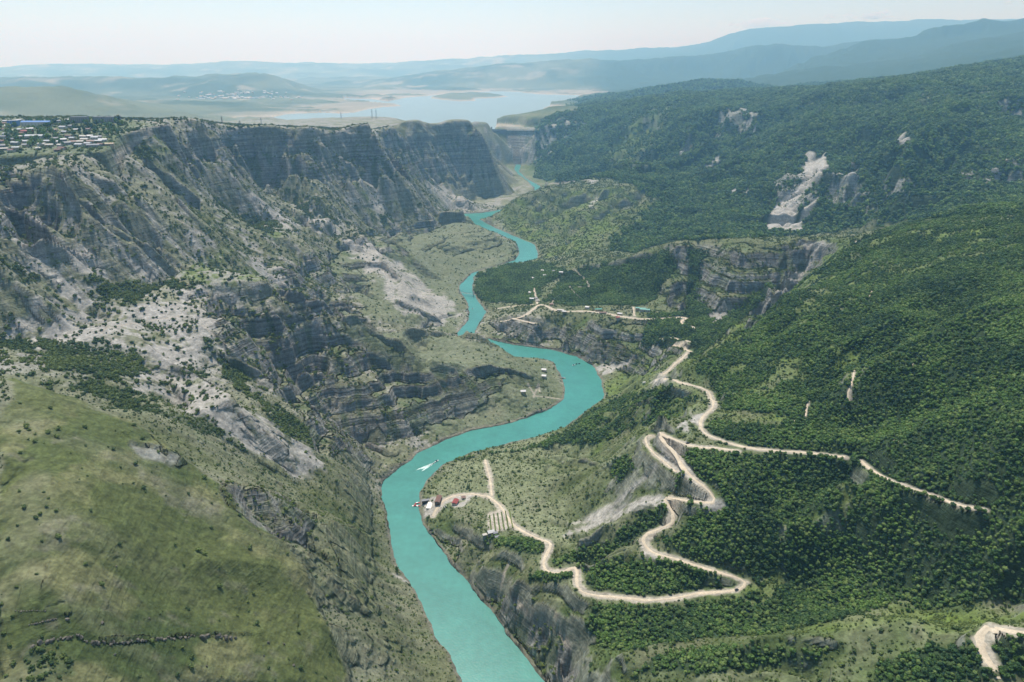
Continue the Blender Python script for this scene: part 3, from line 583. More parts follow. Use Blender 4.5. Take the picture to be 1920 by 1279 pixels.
# smooth green hill in front
cg = np.zeros_like(c)+lin(98,108,52); cg = mix(cg, lin(78,94,44), .45+1.2*n1); cg = mix(cg, lin(122,124,74), sstep(.05, .55, n2+.3*n1)); cg = mix(cg, lin(70,78,42), sstep(.2, .6, n3)*.6)
cg = mix(cg, lin(140,136,108), np.clip(streak2*1.2-.3, 0, 1)*.45); cg = mix(cg, lin(128,124,100), sstep(.3, .7, fbm((X*.6+Y*.8)/70+n1, (Y*.6-X*.8)/34, 4, 280)+.4*n3)*.5); cg = mix(cg, lin(62,76,36), sstep(.25, .6, fbm((X*.3-Y*.95)/9, (Y*.3+X*.95)/16, 3, 281))*.4)
c = mix(c, cg, sstep(.35, .75, grassy+.18*n1))
# greener grass
c = mix(c, lin(108,126,58), m_grn*.85)
c = mix(c, lin(106,128,44), m_mead*(.65+.6*n2)*sstep(0, .3, right))
# pale stony ground on the upper left slopes
stony = (1-right)*(1-sstep(.3, .7, grassy))*sstep(900, 1150, RG)*(1-farm)
SPG = blur(region([[(585,548),(640,575),(700,622),(860,632),(960,650),(1050,690),(1058,750),(980,795),(840,818),(770,800),(730,700),(660,620)],[(600,480),(760,440),(880,404),(980,470),(870,560),(860,625),(700,600)]], warp=20, seed=13), 5)
c = mix(c, lin(106,120,80), SPG*(.55+.5*n2))
stony = stony*(1-.8*SPG)
c = mix(c, ROCKL, stony*sstep(-.05, .45, .7*n2+.7*n3+.25*n1+.25*streak)*.8)
# scree
sc_f = np.clip(m_scr*1.1*sstep(-.45, .1, n2+.5*n3+.25), 0, 1)
c = mix(c, SCREE, sc_f*.92)
# bare rock where it is steep, banded along its beds
band = np.interp(np.mod(dipz, 37)/37., [0,.1,.15,.3,.36,.55,.6,.8,.86,1], [1,1.1,.8,.85,1.15,1.05,.78,.9,1.08,1]).astype(np.float32)
rk = sstep(1.25, 1.75, sl_s+.25*n3+.15*n2)
rock = (ROCKD*(1+.25*n2[..., None])*band[..., None]).astype(np.float32)
c = mix(c, rock, rk*(1-.45*right*(1-np.maximum(mst, mcl)))*(.35+.65*np.clip(mst+mcl+right, 0, 1))*(1-.5*sc_f)*(1-.8*sstep(.3, .7, grassy))*(1-.85*(1-right)*sstep(1200, 1000, RG)*(1-mst)))
c = mix(c, rock*.9, np.clip(mst+.4*mcl, 0, 1)*sstep(.75, 1.25, sl_s+.3*n3)*.75)
c = mix(c, rock*1.15, mcl*right*(RG > 2000)*.85)
c = mix(c, rock*.95, blur(region([[(236,831),(300,838),(354,862),(340,874),(260,858)]], warp=8, seed=21), 1)*.8)
c = mix(c, ROCKL, mcl*sstep(.1, .5, n3+.5*n2)*.35)
c = mix(c, LUSH*.9, np.maximum(mcl, .8*mst)*sstep(.1, .45, -.8*streak+.8*n2+.4*n3)*.6)
c = mix(c, lin(92,112,58), inpl*(.6+.6*n2))
# slides and bare earth
# floor of the woods
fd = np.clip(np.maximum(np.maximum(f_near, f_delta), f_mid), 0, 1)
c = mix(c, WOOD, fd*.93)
c = mix(c, WOOD*1.3, sstep(.3, .9, m_shr)*.5)
c = mix(c, SCREE*1.08, m_lsl*sstep(-.7, -.1, n3+.4*n2)*.95)
# pasture strip on the far right plateau
m_past = blur(region([[(1330,211),(1500,203),(1700,182),(1920,152),(1920,172),(1750,192),(1560,204),(1420,214)]], warp=60, seed=12), 3)
c = mix(c, lin(136,146,92), (RG < 4700)*m_past*sstep(-.1, .4, fbm(X/130, Y/50, 4, 260))*.75)
# country beyond the gorge
cf = np.zeros_like(c)+lin(118,126,92); cf = mix(cf, lin(78,96,66), .5+1.3*fbm(X/900, Y/900, 4, 261)+.5*sstep(-500, 2500, X)); cf = mix(cf, lin(170,160,130), sstep(.15, .6, fbm(X/500, Y/500, 4, 262))*sstep(2500, 0, X)*.8)
cf = mix(cf, lin(52,78,50), sstep(150, 900, X-.12*(Y-5000))*.9)
c = mix(c, cf, farm)
shore = sstep(LAKE+22, LAKE+4, H)*(RG > 5600)*sstep(3500, 2000, np.abs(X))
c = mix(c, lin(205,185,160), shore*.85)
# river margin
mg = sstep(9, 1, np.where(dr < 1e6, sdr, 99)*1.0+2*n3)*(np.where(dr < 1e6, 1, 0))*(RG < 6500)
c = mix(c, lin(128,122,106), mg*.8)
# earth works beside the roads
rn = road_near+n3*2.5+n2*3
c = mix(c, DIRT*.85, sstep(4.5, .5, rn)*(RG < 2600)*.85)
# faint paths
PATHS = [[(1030,345),(1060,342),(1094,338),(1140,340),(1144,334)],[(1010,350),(1060,358),(1110,368),(1150,376)],[(1075,505),(1100,528),(1105,540),(1066,537)],[(1066,537),(1078,552),(1092,563)],[(1061,545),(1040,560),(1028,578)],[(970,1130),(985,1140),(1000,1152),(1030,1155)],[(1040,1155),(1050,1180),(1070,1215)],[(955,1055),(945,1075),(940,1100)],
  [(190,625),(200,615),(340,592)],[(250,238),(290,232),(298,228)],[(215,300),(280,248)],[(1000,745),(1010,720),(1012,735)],[(990,720),(1003,742),(1050,748)],[(380,610),(440,660)],[(330,410),(380,440)]]
pn = np.full(H0.shape, 1e9, np.float32)
for pl in PATHS:
    g = resamp(pl, H, 8); pn = np.minimum(pn, seg_dist(X, Y, g, pad=20))
c = mix(c, DIRT*.8, sstep(3.2, 1.0, pn/np.clip(RG/1400, 1, 3))*.8)
# vineyard rows by the river
vy = region([[(914,962),(940,955),(960,985),(945,995),(916,998)]], warp=0)
c = mix(c, DIRT*.85, vy*.9)
c *= (1+.16*n3+.12*nf)[..., None]
c = c*(.84+.04*sstep(.3, .8, grassy)[..., None])*np.array([.97, 1.0, 1.04], np.float32); gr_ = c.mean(-1, keepdims=True); c = gr_+(c-gr_)*.80
c = np.clip(c, .01, .75)
bed = np.clip(np.maximum(mst, .8*mcl)+.35*(1-right)*(1-sstep(.3, .7, grassy))*(1-farm)*sstep(900, 1100, RG), 0, 1)*sstep(.35, .8, sl_s)*(1-.8*sc_f)*(1-.9*fd)*(1-m_lsl)
bed = np.maximum(bed, rk*.6*(1-right*.5))
bed = np.maximum(bed, .25*sstep(.4, .8, grassy)*sstep(.3, .6, sl_s))

# ------------------------------------------------------------------ materials
def mkmat(name, col=None, rough=.8, spec=None):
    m = bpy.data.materials.new(name); m.use_nodes = True; nt = m.node_tree; b = nt.nodes['Principled BSDF']
    b.inputs['Roughness'].default_value = rough
    if spec is not None: b.inputs['Specular IOR Level'].default_value = spec
    if col is not None: b.inputs['Base Color'].default_value = (*[float(v) for v in col], 1)
    return m, nt, b
def noise_mul(nt, b, colsock, scales, lo, hi, coord=None):
    """multiply a colour by noise of several sizes"""
    last = colsock
    for sc_ in scales:
        n = nt.nodes.new('ShaderNodeTexNoise'); n.inputs['Scale'].default_value = sc_; n.inputs['Detail'].default_value = 3
        if coord: nt.links.new(coord, n.inputs['Vector'])
        r = nt.nodes.new('ShaderNodeMapRange'); r.inputs[1].default_value = .3; r.inputs[2].default_value = .7; r.inputs[3].default_value = lo; r.inputs[4].default_value = hi
        nt.links.new(n.outputs['Fac'], r.inputs[0])
        m = nt.nodes.new('ShaderNodeVectorMath'); m.operation = 'SCALE'
        nt.links.new(last, m.inputs[0]); nt.links.new(r.outputs[0], m.inputs[3]); last = m.outputs[0]
    nt.links.new(last, b.inputs['Base Color']); return last
gm, gt, gb_ = mkmat('ground_cover', rough=.95, spec=.15)
at_ = gt.nodes.new('ShaderNodeAttribute'); at_.attribute_name = 'cover'
ge = gt.nodes.new('ShaderNodeNewGeometry')
col_ = noise_mul(gt, gb_, at_.outputs['Color'], (.35, .12), .78, 1.22, ge.outputs['Position'])
# rock beds: bands that follow the layering of the rock, with their own relief
def N(t, **k):
    n = gt.nodes.new(t)
    for a_, v_ in k.items(): setattr(n, a_, v_)
    return n
L = gt.links.new
ba = N('ShaderNodeAttribute'); ba.attribute_name = 'bed'
mpn = N('ShaderNodeMapping'); mpn.inputs['Rotation'].default_value = (.015, .02, 0); mpn.inputs['Scale'].default_value = (.0035, .0035, .16); L(ge.outputs['Position'], mpn.inputs['Vector'])
sn = N('ShaderNodeTexNoise'); sn.inputs['Scale'].default_value = 1.0; sn.inputs['Detail'].default_value = 5; sn.inputs['Roughness'].default_value = .62; L(mpn.outputs[0], sn.inputs['Vector'])
sr = N('ShaderNodeMapRange'); sr.inputs[1].default_value = .40; sr.inputs[2].default_value = .60; sr.inputs[3].default_value = .62; sr.inputs[4].default_value = 1.22; L(sn.outputs['Fac'], sr.inputs[0])
sx = N('ShaderNodeMix', data_type='FLOAT'); sx.inputs[2].default_value = 1.0; L(ba.outputs['Fac'], sx.inputs[0]); L(sr.outputs[0], sx.inputs[3])
sm_ = N('ShaderNodeVectorMath', operation='SCALE'); L(col_, sm_.inputs[0]); L(sx.outputs[0], sm_.inputs[3]); L(sm_.outputs[0], gb_.inputs['Base Color'])
bn = N('ShaderNodeTexNoise'); bn.inputs['Scale'].default_value = .22; bn.inputs['Detail'].default_value = 5; L(ge.outputs['Position'], bn.inputs['Vector'])
bu = N('ShaderNodeBump'); bu.inputs['Strength'].default_value = .6; bu.inputs['Distance'].default_value = 2.2
L(bn.outputs['Fac'], bu.inputs['Height'])
sh_ = N('ShaderNodeMath', operation='MULTIPLY'); L(sn.outputs['Fac'], sh_.inputs[0]); L(ba.outputs['Fac'], sh_.inputs[1])
# upright cracks
mp2 = N('ShaderNodeMapping'); mp2.inputs['Scale'].default_value = (.09, .09, .015); L(ge.outputs['Position'], mp2.inputs['Vector'])
cn = N('ShaderNodeTexNoise'); cn.inputs['Scale'].default_value = 1.0; cn.inputs['Detail'].default_value = 4; L(mp2.outputs[0], cn.inputs['Vector'])
sh2 = N('ShaderNodeMath', operation='MULTIPLY'); L(cn.outputs['Fac'], sh2.inputs[0]); L(ba.outputs['Fac'], sh2.inputs[1])
b3 = N('ShaderNodeBump'); b3.inputs['Strength'].default_value = .8; b3.inputs['Distance'].default_value = 12; L(sh2.outputs[0], b3.inputs['Height']); L(bu.outputs['Normal'], b3.inputs['Normal'])
b2 = N('ShaderNodeBump'); b2.inputs['Strength'].default_value = .9; b2.inputs['Distance'].default_value = 9; L(sh_.outputs[0], b2.inputs['Height']); L(b3.outputs['Normal'], b2.inputs['Normal'])
L(b2.outputs['Normal'], gb_.inputs['Normal'])
V = np.stack([X, Y, H], -1).reshape(-1, 3)
ii = np.arange(NR*NC).reshape(NR, NC)
F = np.stack([ii[:-1, :-1], ii[:-1, 1:], ii[1:, 1:], ii[1:, :-1]], -1).reshape(-1, 4)
terrain = tag(link_mesh('terrain', V, F, gm, smooth=True), kind='structure')
ca = terrain.data.color_attributes.new('cover', 'FLOAT_COLOR', 'POINT')
ca.data.foreach_set('color', np.concatenate([c.reshape(-1, 3), np.ones((NR*NC, 1), np.float32)], 1).astype(np.float32).ravel())
del V, F
ba_ = terrain.data.attributes.new('bed', 'FLOAT', 'POINT'); ba_.data.foreach_set('value', bed.astype(np.float32).ravel())
# water
def water(name, col, rough, bump):
    m, nt, b = mkmat(name, rough=rough, spec=.5)
    g = nt.nodes.new('ShaderNodeNewGeometry'); rgb = nt.nodes.new('ShaderNodeRGB'); rgb.outputs[0].default_value = (*[float(v) for v in col], 1)
    noise_mul(nt, b, rgb.outputs[0], (.006, .022, .1), .91, 1.08, g.outputs['Position'])
    n = nt.nodes.new('ShaderNodeTexNoise'); n.inputs['Scale'].default_value = .35; n.inputs['Detail'].default_value = 4; nt.links.new(g.outputs['Position'], n.inputs['Vector'])
    u = nt.nodes.new('ShaderNodeBump'); u.inputs['Strength'].default_value = bump; u.inputs['Distance'].default_value = .5
    nt.links.new(n.outputs['Fac'], u.inputs['Height']); nt.links.new(u.outputs['Normal'], b.inputs['Normal']); return m, nt, b
rm, rnt, rb = water('river_water', lin(58,130,119), .32, .35)
lm, _, _ = water('reservoir_water', lin(120,140,138), .35, .3)
tag(link_mesh('river', [(-900, 250, 0), (900, 250, 0), (900, 5400, 0), (-900, 5400, 0)], [(0, 1, 2, 3)], rm), kind='structure')
tag(link_mesh('reservoir', [(-5200, 5412, LAKE), (3000, 5412, LAKE), (5200, 14500, LAKE), (-7000, 14500, LAKE)], [(0, 1, 2, 3)], lm), kind='structure')
# roads
dm, dnt, db = mkmat('dirt_road', rough=.95, spec=.1)
rgb = dnt.nodes.new('ShaderNodeRGB'); rgb.outputs[0].default_value = (*[float(v) for v in lin(196,184,162)], 1)
g = dnt.nodes.new('ShaderNodeNewGeometry'); noise_mul(dnt, db, rgb.outputs[0], (.1, .5), .85, 1.1, g.outputs['Position'])
for nm, wd, g in roads:
    t = np.gradient(g[:, :2], axis=0); t /= np.linalg.norm(t, axis=1)[:, None]+1e-9; nrm = np.stack([-t[:, 1], t[:, 0]], 1)
    k = 5; vs = []; m = len(g)
    for a in range(m):
        wv = wd*(1+.18*math.sin(a*.37)+.12*math.sin(a*.9+1))
        for b in range(k):
            o = (b/(k-1)-.5)*wv; q = g[a, :2]+nrm[a]*o
            z = float(max(hat(q[0], q[1]), g[a, 2]-.4)) + (.30 if 0 < b < k-1 else -.9)
            vs.append((q[0], q[1], z))
    fs = [(a*k+b, a*k+b+1, (a+1)*k+b+1, (a+1)*k+b) for a in range(m-1) for b in range(k-1)]
    tag(link_mesh('dirt_road', vs, fs, dm, smooth=True), kind='structure')

# ------------------------------------------------------------------ leaves, trunks
def leafmat(name, dark, light):
    m, nt, b = mkmat(name, rough=.8, spec=.2)
    oi = nt.nodes.new('ShaderNodeObjectInfo'); ge = nt.nodes.new('ShaderNodeNewGeometry')
    n = nt.nodes.new('ShaderNodeTexNoise'); n.inputs['Scale'].default_value = .012; n.inputs['Detail'].default_value = 4; nt.links.new(ge.outputs['Position'], n.inputs['Vector'])
    ad = nt.nodes.new('ShaderNodeMath'); ad.operation = 'MULTIPLY_ADD'; ad.inputs[1].default_value = 2.6; ad.inputs[2].default_value = -1.2; nt.links.new(n.outputs['Fac'], ad.inputs[0])
    a2 = nt.nodes.new('ShaderNodeMath'); a2.operation = 'MULTIPLY_ADD'; a2.inputs[1].default_value = .85; a2.use_clamp = True; nt.links.new(oi.outputs['Random'], a2.inputs[0]); nt.links.new(ad.outputs[0], a2.inputs[2])
    mx = nt.nodes.new('ShaderNodeMix'); mx.data_type = 'RGBA'
    mx.inputs[6].default_value = (*[float(v) for v in dark], 1); mx.inputs[7].default_value = (*[float(v) for v in light], 1)
    nt.links.new(a2.outputs[0], mx.inputs[0]); nt.links.new(mx.outputs[2], b.inputs['Base Color']); return m
LM_WOOD = leafmat('woodland_leaves', lin(40,66,40), lin(92,120,58))
LM_SCRUB = leafmat('scrub_leaves', lin(58,78,44), lin(100,114,60))
LM_FAR = leafmat('far_leaves', lin(44,70,42), lin(78,104,54))
BARK, _, _ = mkmat('bark', lin(90,74,58), .9)
def ico(sub):
    import bmesh
    bm = bmesh.new(); bmesh.ops.create_icosphere(bm, subdivisions=sub, radius=1)
    v = np.array([x.co[:] for x in bm.verts]); f = np.array([[a.index for a in y.verts] for y in bm.faces]); bm.free(); return v, f
IV, IF = ico(2); IV1, IF1 = ico(1)
def crown_mesh(name, mat, seed, r, h, z0, blobs, low=False, narrow=1.0):
    """a lumpy crown of leaf masses with ragged leaf sprays, about 1 across r and h tall, starting z0 above ground"""
    R = np.random.default_rng(seed); vs = []; fs = []; n = 0
    bv, bf = (IV1, IF1) if low else (IV, IF)
    for k in range(blobs):
        a = R.uniform(0, 6.28); rr = R.uniform(.15, .62)*r*(1 if k else 0)
        s = r*R.uniform(.38, .60)*(1.15 if k == 0 else 1); zc = z0+h*(R.uniform(.3, .78) if k else .55)
        v = bv*np.array([s*narrow, s*narrow, s*.78*h/r/1.1]); v = v*(1+R.uniform(-.24, .24, (len(v), 1)))
        v = v+np.array([rr*math.cos(a), rr*math.sin(a), zc]); vs.append(v); fs += (bf+n).tolist(); n += len(v)
        for q in range(0 if low else 16):                # leaf sprays
            p = bv[R.integers(len(bv))]; p = p/np.linalg.norm(p); 
            if p[2] < -.3: continue
            o = p*s*1.0+np.array([rr*math.cos(a), rr*math.sin(a), zc]); e = R.normal(0, .17*r, (3, 3))
            vs.append(o+e+p*.12*r); fs.append([n, n+1, n+2]); n += 3
    me = bpy.data.meshes.new(name); me.from_pydata([tuple(map(float, x)) for x in np.concatenate(vs)], [], fs); me.update(); me.materials.append(mat); return me
def trunk_mesh(name, h, r):
    vs = []; fs = []
    for k, (z, q) in enumerate(((-1.5, 1.2), (0, 1.0), (h*.5, .75), (h, .4))):
        for a in range(6): vs.append((q*r*math.cos(a*1.047)+.15*k*r, q*r*math.sin(a*1.047), z))
    for k in range(3):
        for a in range(6): fs.append((k*6+a, k*6+(a+1) % 6, k*6+6+(a+1) % 6, k*6+6+a))
    me = bpy.data.meshes.new(name); me.from_pydata(vs, [], fs); me.update(); me.materials.append(BARK); return me
def proto(name, mat, seed, r, h, z0, blobs, narrow=1.0):
    root = bpy.data.objects.new(name, None); C.objects.link(root)
    cr = bpy.data.objects.new('crown', crown_mesh('crown', mat, seed, r, h, z0, blobs, narrow=narrow)); C.objects.link(cr); cr.parent = root
    tr = bpy.data.objects.new('trunk', trunk_mesh('trunk', z0+h*.5, max(.18, r*.07))); C.objects.link(tr); tr.parent = root
    return root
def copy_tree(o):
    r = o.copy(); C.objects.link(r)
    for ch in o.children:
        k = ch.copy(); C.objects.link(k); k.parent = r
    return r
# templates are the crowns of real trees placed below; sizes: crown radius about 1 m at scale 1
LM_PALE = leafmat('pale_leaves', lin(62,84,50), lin(116,136,74))
T_W = [proto('broadleaf_tree', LM_PALE if i == 2 else LM_WOOD, 301+i, 1.0, 1.5, .25, 5+i) for i in range(3)]
T_S = [proto('shrub', LM_SCRUB, 321+i, 1.0, 1.15, .0, 4+i) for i in range(2)]

# ------------------------------------------------------------------ where plants stand
area = (RR**2*(TH[1]-TH[0])*np.gradient(lr))[:, None]*np.ones((1, NC))
el_pix_y = lambda x, y, z: 0
def project(x, y, z):
    dy = y; dz = z-HCAM; dep = dy*CP-dz*SP*1.0; dep = y*CP+(HCAM-z)*SP
    up = y*SP*1.0+dz*CP
    return 960+1280*x/dep, 639.5-1280*up/dep, dep
PX, PY, DEP = project(X, Y, H)
infr = (PX > -160) & (PX < 2080) & (PY > 60) & (PY < 1400) & (DEP > 100)
# hidden ground far below a rim need not be planted: keep what is seen or nearly so
hmax = np.maximum.accumulate(((H-HCAM)/RG), axis=0)
vis = ((H+12-HCAM)/RG >= hmax-.012)
okv = (infr & vis)[:-1, :-1]
def scatter(dens_, n_max, seed):
    R = np.random.default_rng(seed)
    wgt = (dens_*area)[:-1, :-1]*okv
    wgt = np.maximum(wgt, 0).ravel().astype(np.float64); tot = wgt.sum(); n = int(min(tot, n_max))
    print('scatter', seed, 'wanted', int(tot), 'made', n)
    if n == 0: return np.zeros((0, 3))
    cs = np.cumsum(wgt); k = np.searchsorted(cs, R.uniform(0, cs[-1], n)); k = np.minimum(k, len(wgt)-1)
    j, i = np.divmod(k, NC-1); fj = R.uniform(0, 1, n); fi = R.uniform(0, 1, n)
    r = np.exp(lr[j]*(1-fj)+lr[j+1]*fj); th = TH[i]*(1-fi)+TH[i+1]*fi
    x = r*np.sin(th); y = r*np.cos(th)+OY
    return np.stack([x, y, hat(x, y)], 1)
offroad = (road_near > 3.0) & (pn > np.clip(RG/700, 2, 6))
dry_bank = np.where(dr < 1e6, sdr > 3, 1).astype(np.float32)*(~((inl | (H < LAKE+6)) & (RG > 5600)))
ok_ = offroad*dry_bank
clump = fbm(X/55, Y/55, 3, 271); clump2 = fbm(X/17, Y/17, 3, 272)
D_wood = np.maximum(f_near, f_delta)*(1/5.8)*ok_*(RG < 2700)*np.clip(1.0+.8*clump2+.5*clump, .15, 1.4)*sstep(3.2, 2.0, sl_s)*(1-sstep(.2, .6, m_lsl))
D_mid = f_mid*(1/24.)*ok_*(1-sstep(.15, .5, m_lsl))*np.clip(.95+.9*clump2+.6*clump, .05, 1.5)*sstep(3, 1.8, sl_s)*(1-.8*m_past*(RG < 4700))
D_farw = farm*(RG > 6300)*sstep(150, 900, X-.12*(Y-5000))*(1/330.)*(RG < 9500)
treeless = 1-sstep(.35, .7, grassy)
scree_v = np.clip(m_scr, 0, 1)
D_shr = ok_*(RG < 3600)*(1-np.maximum(np.maximum(f_near, f_delta), f_mid))*(1-vy)*(
    (1-right)*treeless*(.0045+.018*sstep(.05, .4, clump)*sstep(-.2, .3, clump2)+.004*np.clip(-streak, 0, 1)) + right*(.014+.03*sstep(-.1, .4, clump2))+
    (1-right)*sstep(.3, .8, m_shr)*.09*np.clip(1+.9*clump2, .1, 1.5)+.0012*grassy)*(1-.55*scree_v)*(1-.9*m_lsl)*sstep(1.8, 1.1, sl_s)
D_shr = D_shr+ok_*(1-right)*treeless*(RG > 950)*(RG < 3600)*(.002+.013*sstep(.05, .35, clump2+.3*clump))*(1-.6*scree_v*sstep(.2, -.2, clump))*(1-m_lsl)*(1-inpl)
D_shr = D_shr+.006*grassy*sstep(.15, .5, clump)*ok_+.02*np.maximum(mcl, mst)*ok_*(RG < 4200)*sstep(.0, .4, clump2)*(1-np.maximum(f_near, f_mid))
D_shr = D_shr*(1-.75*SPG)*(1-.6*PROM)+.03*mcl*(RG < 1300)*ok_*sstep(-.2, .3, clump2)
tiny = ok_*(RG < 1500)*sstep(.62, .3, grassy)*(1-np.maximum(f_near, f_delta))*(1-vy)*(1-.8*scree_v)*(.045*(1-right)*sstep(1250, 950, RG)+.035*right*(RG < 1350))*sstep(1.6, 1.0, sl_s)*sstep(.9, .2, np.maximum(m_scr, m_lsl))
R_ = np.random.default_rng(77)
def sizes(p, lo, hi, far=0.):
    d = np.hypot(p[:, 0], p[:, 1]); return R_.uniform(lo, hi, len(p))*R_.choice([.6, .85, 1, 1.1, 1.45], len(p))*(1+far*np.maximum(d-1500, 0)/1500)
def stuff_points(name, pts, scl, protos, label, cat):
    me = bpy.data.meshes.new(name); me.vertices.add(len(pts)); me.vertices.foreach_set('co', np.asarray(pts, np.float32).ravel())
    a = me.attributes.new('scl', 'FLOAT', 'POINT'); a.data.foreach_set('value', scl.astype(np.float32))
    a = me.attributes.new('zrot', 'FLOAT', 'POINT'); a.data.foreach_set('value', R_.uniform(0, 6.28, len(pts)).astype(np.float32))
    a = me.attributes.new('pick', 'INT', 'POINT'); a.data.foreach_set('value', R_.integers(0, len(protos), len(pts)).astype(np.int32))
    o = bpy.data.objects.new(name, me); C.objects.link(o); tag(o, label, cat, kind='stuff')
    ng = bpy.data.node_groups.new(name, 'GeometryNodeTree')
    ng.interface.new_socket('Geometry', in_out='INPUT', socket_type='NodeSocketGeometry'); ng.interface.new_socket('Geometry', in_out='OUTPUT', socket_type='NodeSocketGeometry')
    N_ = ng.nodes.new; L_ = ng.links.new
    gi = N_('NodeGroupInput'); go = N_('NodeGroupOutput'); ip = N_('GeometryNodeInstanceOnPoints'); jn = N_('GeometryNodeJoinGeometry')
    for p in protos[::-1]:
        ob = N_('GeometryNodeObjectInfo'); ob.inputs['Object'].default_value = [q for q in p.children if q.name.startswith('crown')][0]; ob.transform_space = 'ORIGINAL'
        ob.inputs['As Instance'].default_value = True; L_(ob.outputs['Geometry'], jn.inputs[0])
    def attr(n, t):
        q = N_('GeometryNodeInputNamedAttribute'); q.data_type = t; q.inputs['Name'].default_value = n; return q.outputs['Attribute']
    cx = N_('ShaderNodeCombineXYZ'); L_(attr('zrot', 'FLOAT'), cx.inputs[2])
    L_(gi.outputs[0], ip.inputs['Points']); L_(jn.outputs[0], ip.inputs['Instance']); ip.inputs['Pick Instance'].default_value = True
    L_(attr('pick', 'INT'), ip.inputs['Instance Index']); L_(cx.outputs[0], ip.inputs['Rotation']); L_(attr('scl', 'FLOAT'), ip.inputs['Scale'])
    L_(ip.outputs[0], go.inputs[0])
    md = o.modifiers.new('plants', 'NODES'); md.node_group = ng
    return o
def individuals(pts, scl, protos, n, group, label, cat, name):
    """the plants that show largest become things of their own; the rest is handed back"""
    px, py, dep = project(pts[:, 0], pts[:, 1], pts[:, 2])
    inside = (px > 5) & (px < 1915) & (py > 0) & (py < 1272)
    seen = np.zeros(len(pts), bool)
    key = np.where(inside, scl/dep, 0); order = np.argsort(-key)
    got = []; 
    for k in order[:n*6]:
        if len(got) >= n: break
        x, y, z = pts[k]; ok = True
        for f in np.linspace(.3, .985, 60):
            if hat(x*f, y*f) > HCAM+(z+scl[k]*.8-HCAM)*f: ok = False; break
        if ok: got.append(k)
    used = set()
    for k in got:
        m = int(R_.integers(len(protos))); o = protos[m]
        if m in used: o = copy_tree(o)
        used.add(m)
        o.location = tuple(map(float, pts[k])); s = float(scl[k]); o.scale = (s, s, s); o.rotation_euler.z = float(R_.uniform(0, 6.28))
        zj = int(np.clip(np.interp(math.log(max(math.hypot(pts[k,0], pts[k,1]-OY), 1)), lr, np.arange(NR)), 0, NR-1)); zi_ = int(np.clip((math.atan2(pts[k,0], pts[k,1]-OY)-TH[0])/(TH[1]-TH[0]), 0, NC-1))
        lb, gr = label(zj, zi_, s); tag(o, lb, cat, gr)
    rest = np.ones(len(pts), bool); rest[got] = False
    return pts[rest], scl[rest]
pw = scatter(D_wood, 230000, 1); sw = sizes(pw, 1.2, 2.35, .15)
pm = scatter(D_mid, 260000, 2); sm = sizes(pm, 2.6, 4.8, .25)
pf = scatter(D_farw, 50000, 3); sf = sizes(pf, 7, 12, 0)
ps = scatter(D_shr, 130000, 4); ss = sizes(ps, .9, 2.2, .2)
pt = scatter(tiny, 90000, 5); st = sizes(pt, .55, 1.05, 0)
def tree_label(j, i, s):
    big = 'large' if s > 2.6 else 'small' if s < 2.0 else 'mid sized'
    where = 'near the bottom right road bend' if PY[j, i] > 1180 else 'in the wood above the bottom right spur' if PX[j, i] > 1500 else 'in the wood beside the looping road'
    return '%s rounded green broadleaf tree %s' % (big, where), '%s trees %s' % (big, where)
def shrub_label(j, i, s):
    big = 'large' if s > 1.9 else 'small'
    if grassy[j, i] > .5: where = 'on the smooth green hill at bottom left'
    elif right[j, i] > .5: where = 'on the slopes right of the river' if PY[j, i] < 1120 else 'on the grassy spur at bottom right'
    elif m_scr[j, i] > .3: where = 'on the pale stony scree left of the river'
    elif PY[j, i] > 900: where = 'on the dry slope above the near left river bank'
    else: where = 'on the rocky canyon side left of the river'
    return '%s dark green shrub %s' % (big, where), '%s shrubs %s' % (big, where)
pw, sw = individuals(pw, sw, T_W, 260, None, tree_label, 'tree', 'broadleaf_tree')
ss = ss*np.where((np.hypot(ps[:, 0], ps[:, 1]) > 950) & (ps[:, 0] < 0) & (ps[:, 2] > 120), 1.45, 1.0)
ps, ss = individuals(ps, ss, T_S, 260, None, shrub_label, 'shrub', 'shrub')
stuff_points('woodland', np.r_[pw], sw, T_W, 'thick dark green woodland covering the near right hillside', 'woodland')
stuff_points('hillside_forest', np.r_[pm, pf], np.r_[sm, sf], T_W, 'hazy green forest over the far right canyon wall and hills', 'forest')
stuff_points('scrub', np.r_[ps, pt], np.r_[ss, st], T_S, 'scattered green scrub dotting the dry canyon slopes', 'scrub')
# ------------------------------------------------------------------ buildings
def flat(name, col, rough=.7): return mkmat(name, lin(*col), rough)[0]
M_WHITE = flat('whitewash', (188,184,174)); M_TAN = flat('tan_plaster', (178,160,132)); M_GREY = flat('grey_plaster', (138,136,132)); M_BRICK = flat('dark_brick', (104,88,80))
M_REDR = flat('red_roof', (140,62,56), .5); M_BLUER = flat('blue_roof', (92,134,190), .45); M_TEAL = flat('teal_roof', (58,140,128), .5); M_GALV = flat('pale_metal_roof', (178,180,180), .5); M_BROWNR = flat('brown_roof', (112,84,74), .6); M_SLATE = flat('slate_roof', (120,124,130), .6)
M_GLASS = flat('window_glass', (40,48,58), .2); M_CONC = flat('concrete', (150,148,142)); M_STEEL = flat('steel', (96,100,104), .5); M_RED = flat('red_paint', (176,44,44), .4); M_BOATW = flat('white_hull', (226,226,222), .35); M_CAR = flat('dark_car_paint', (40,42,48), .3); M_DECK = flat('pale_slab', (226,222,214))
M_STONE, st_, sb_ = mkmat('boulder', rough=.95, spec=.1)
rgb = st_.nodes.new('ShaderNodeRGB'); rgb.outputs[0].default_value = (*[float(v) for v in lin(112,108,98)], 1); g = st_.nodes.new('ShaderNodeNewGeometry'); noise_mul(st_, sb_, rgb.outputs[0], (.6, 2.), .7, 1.25, g.outputs['Position'])
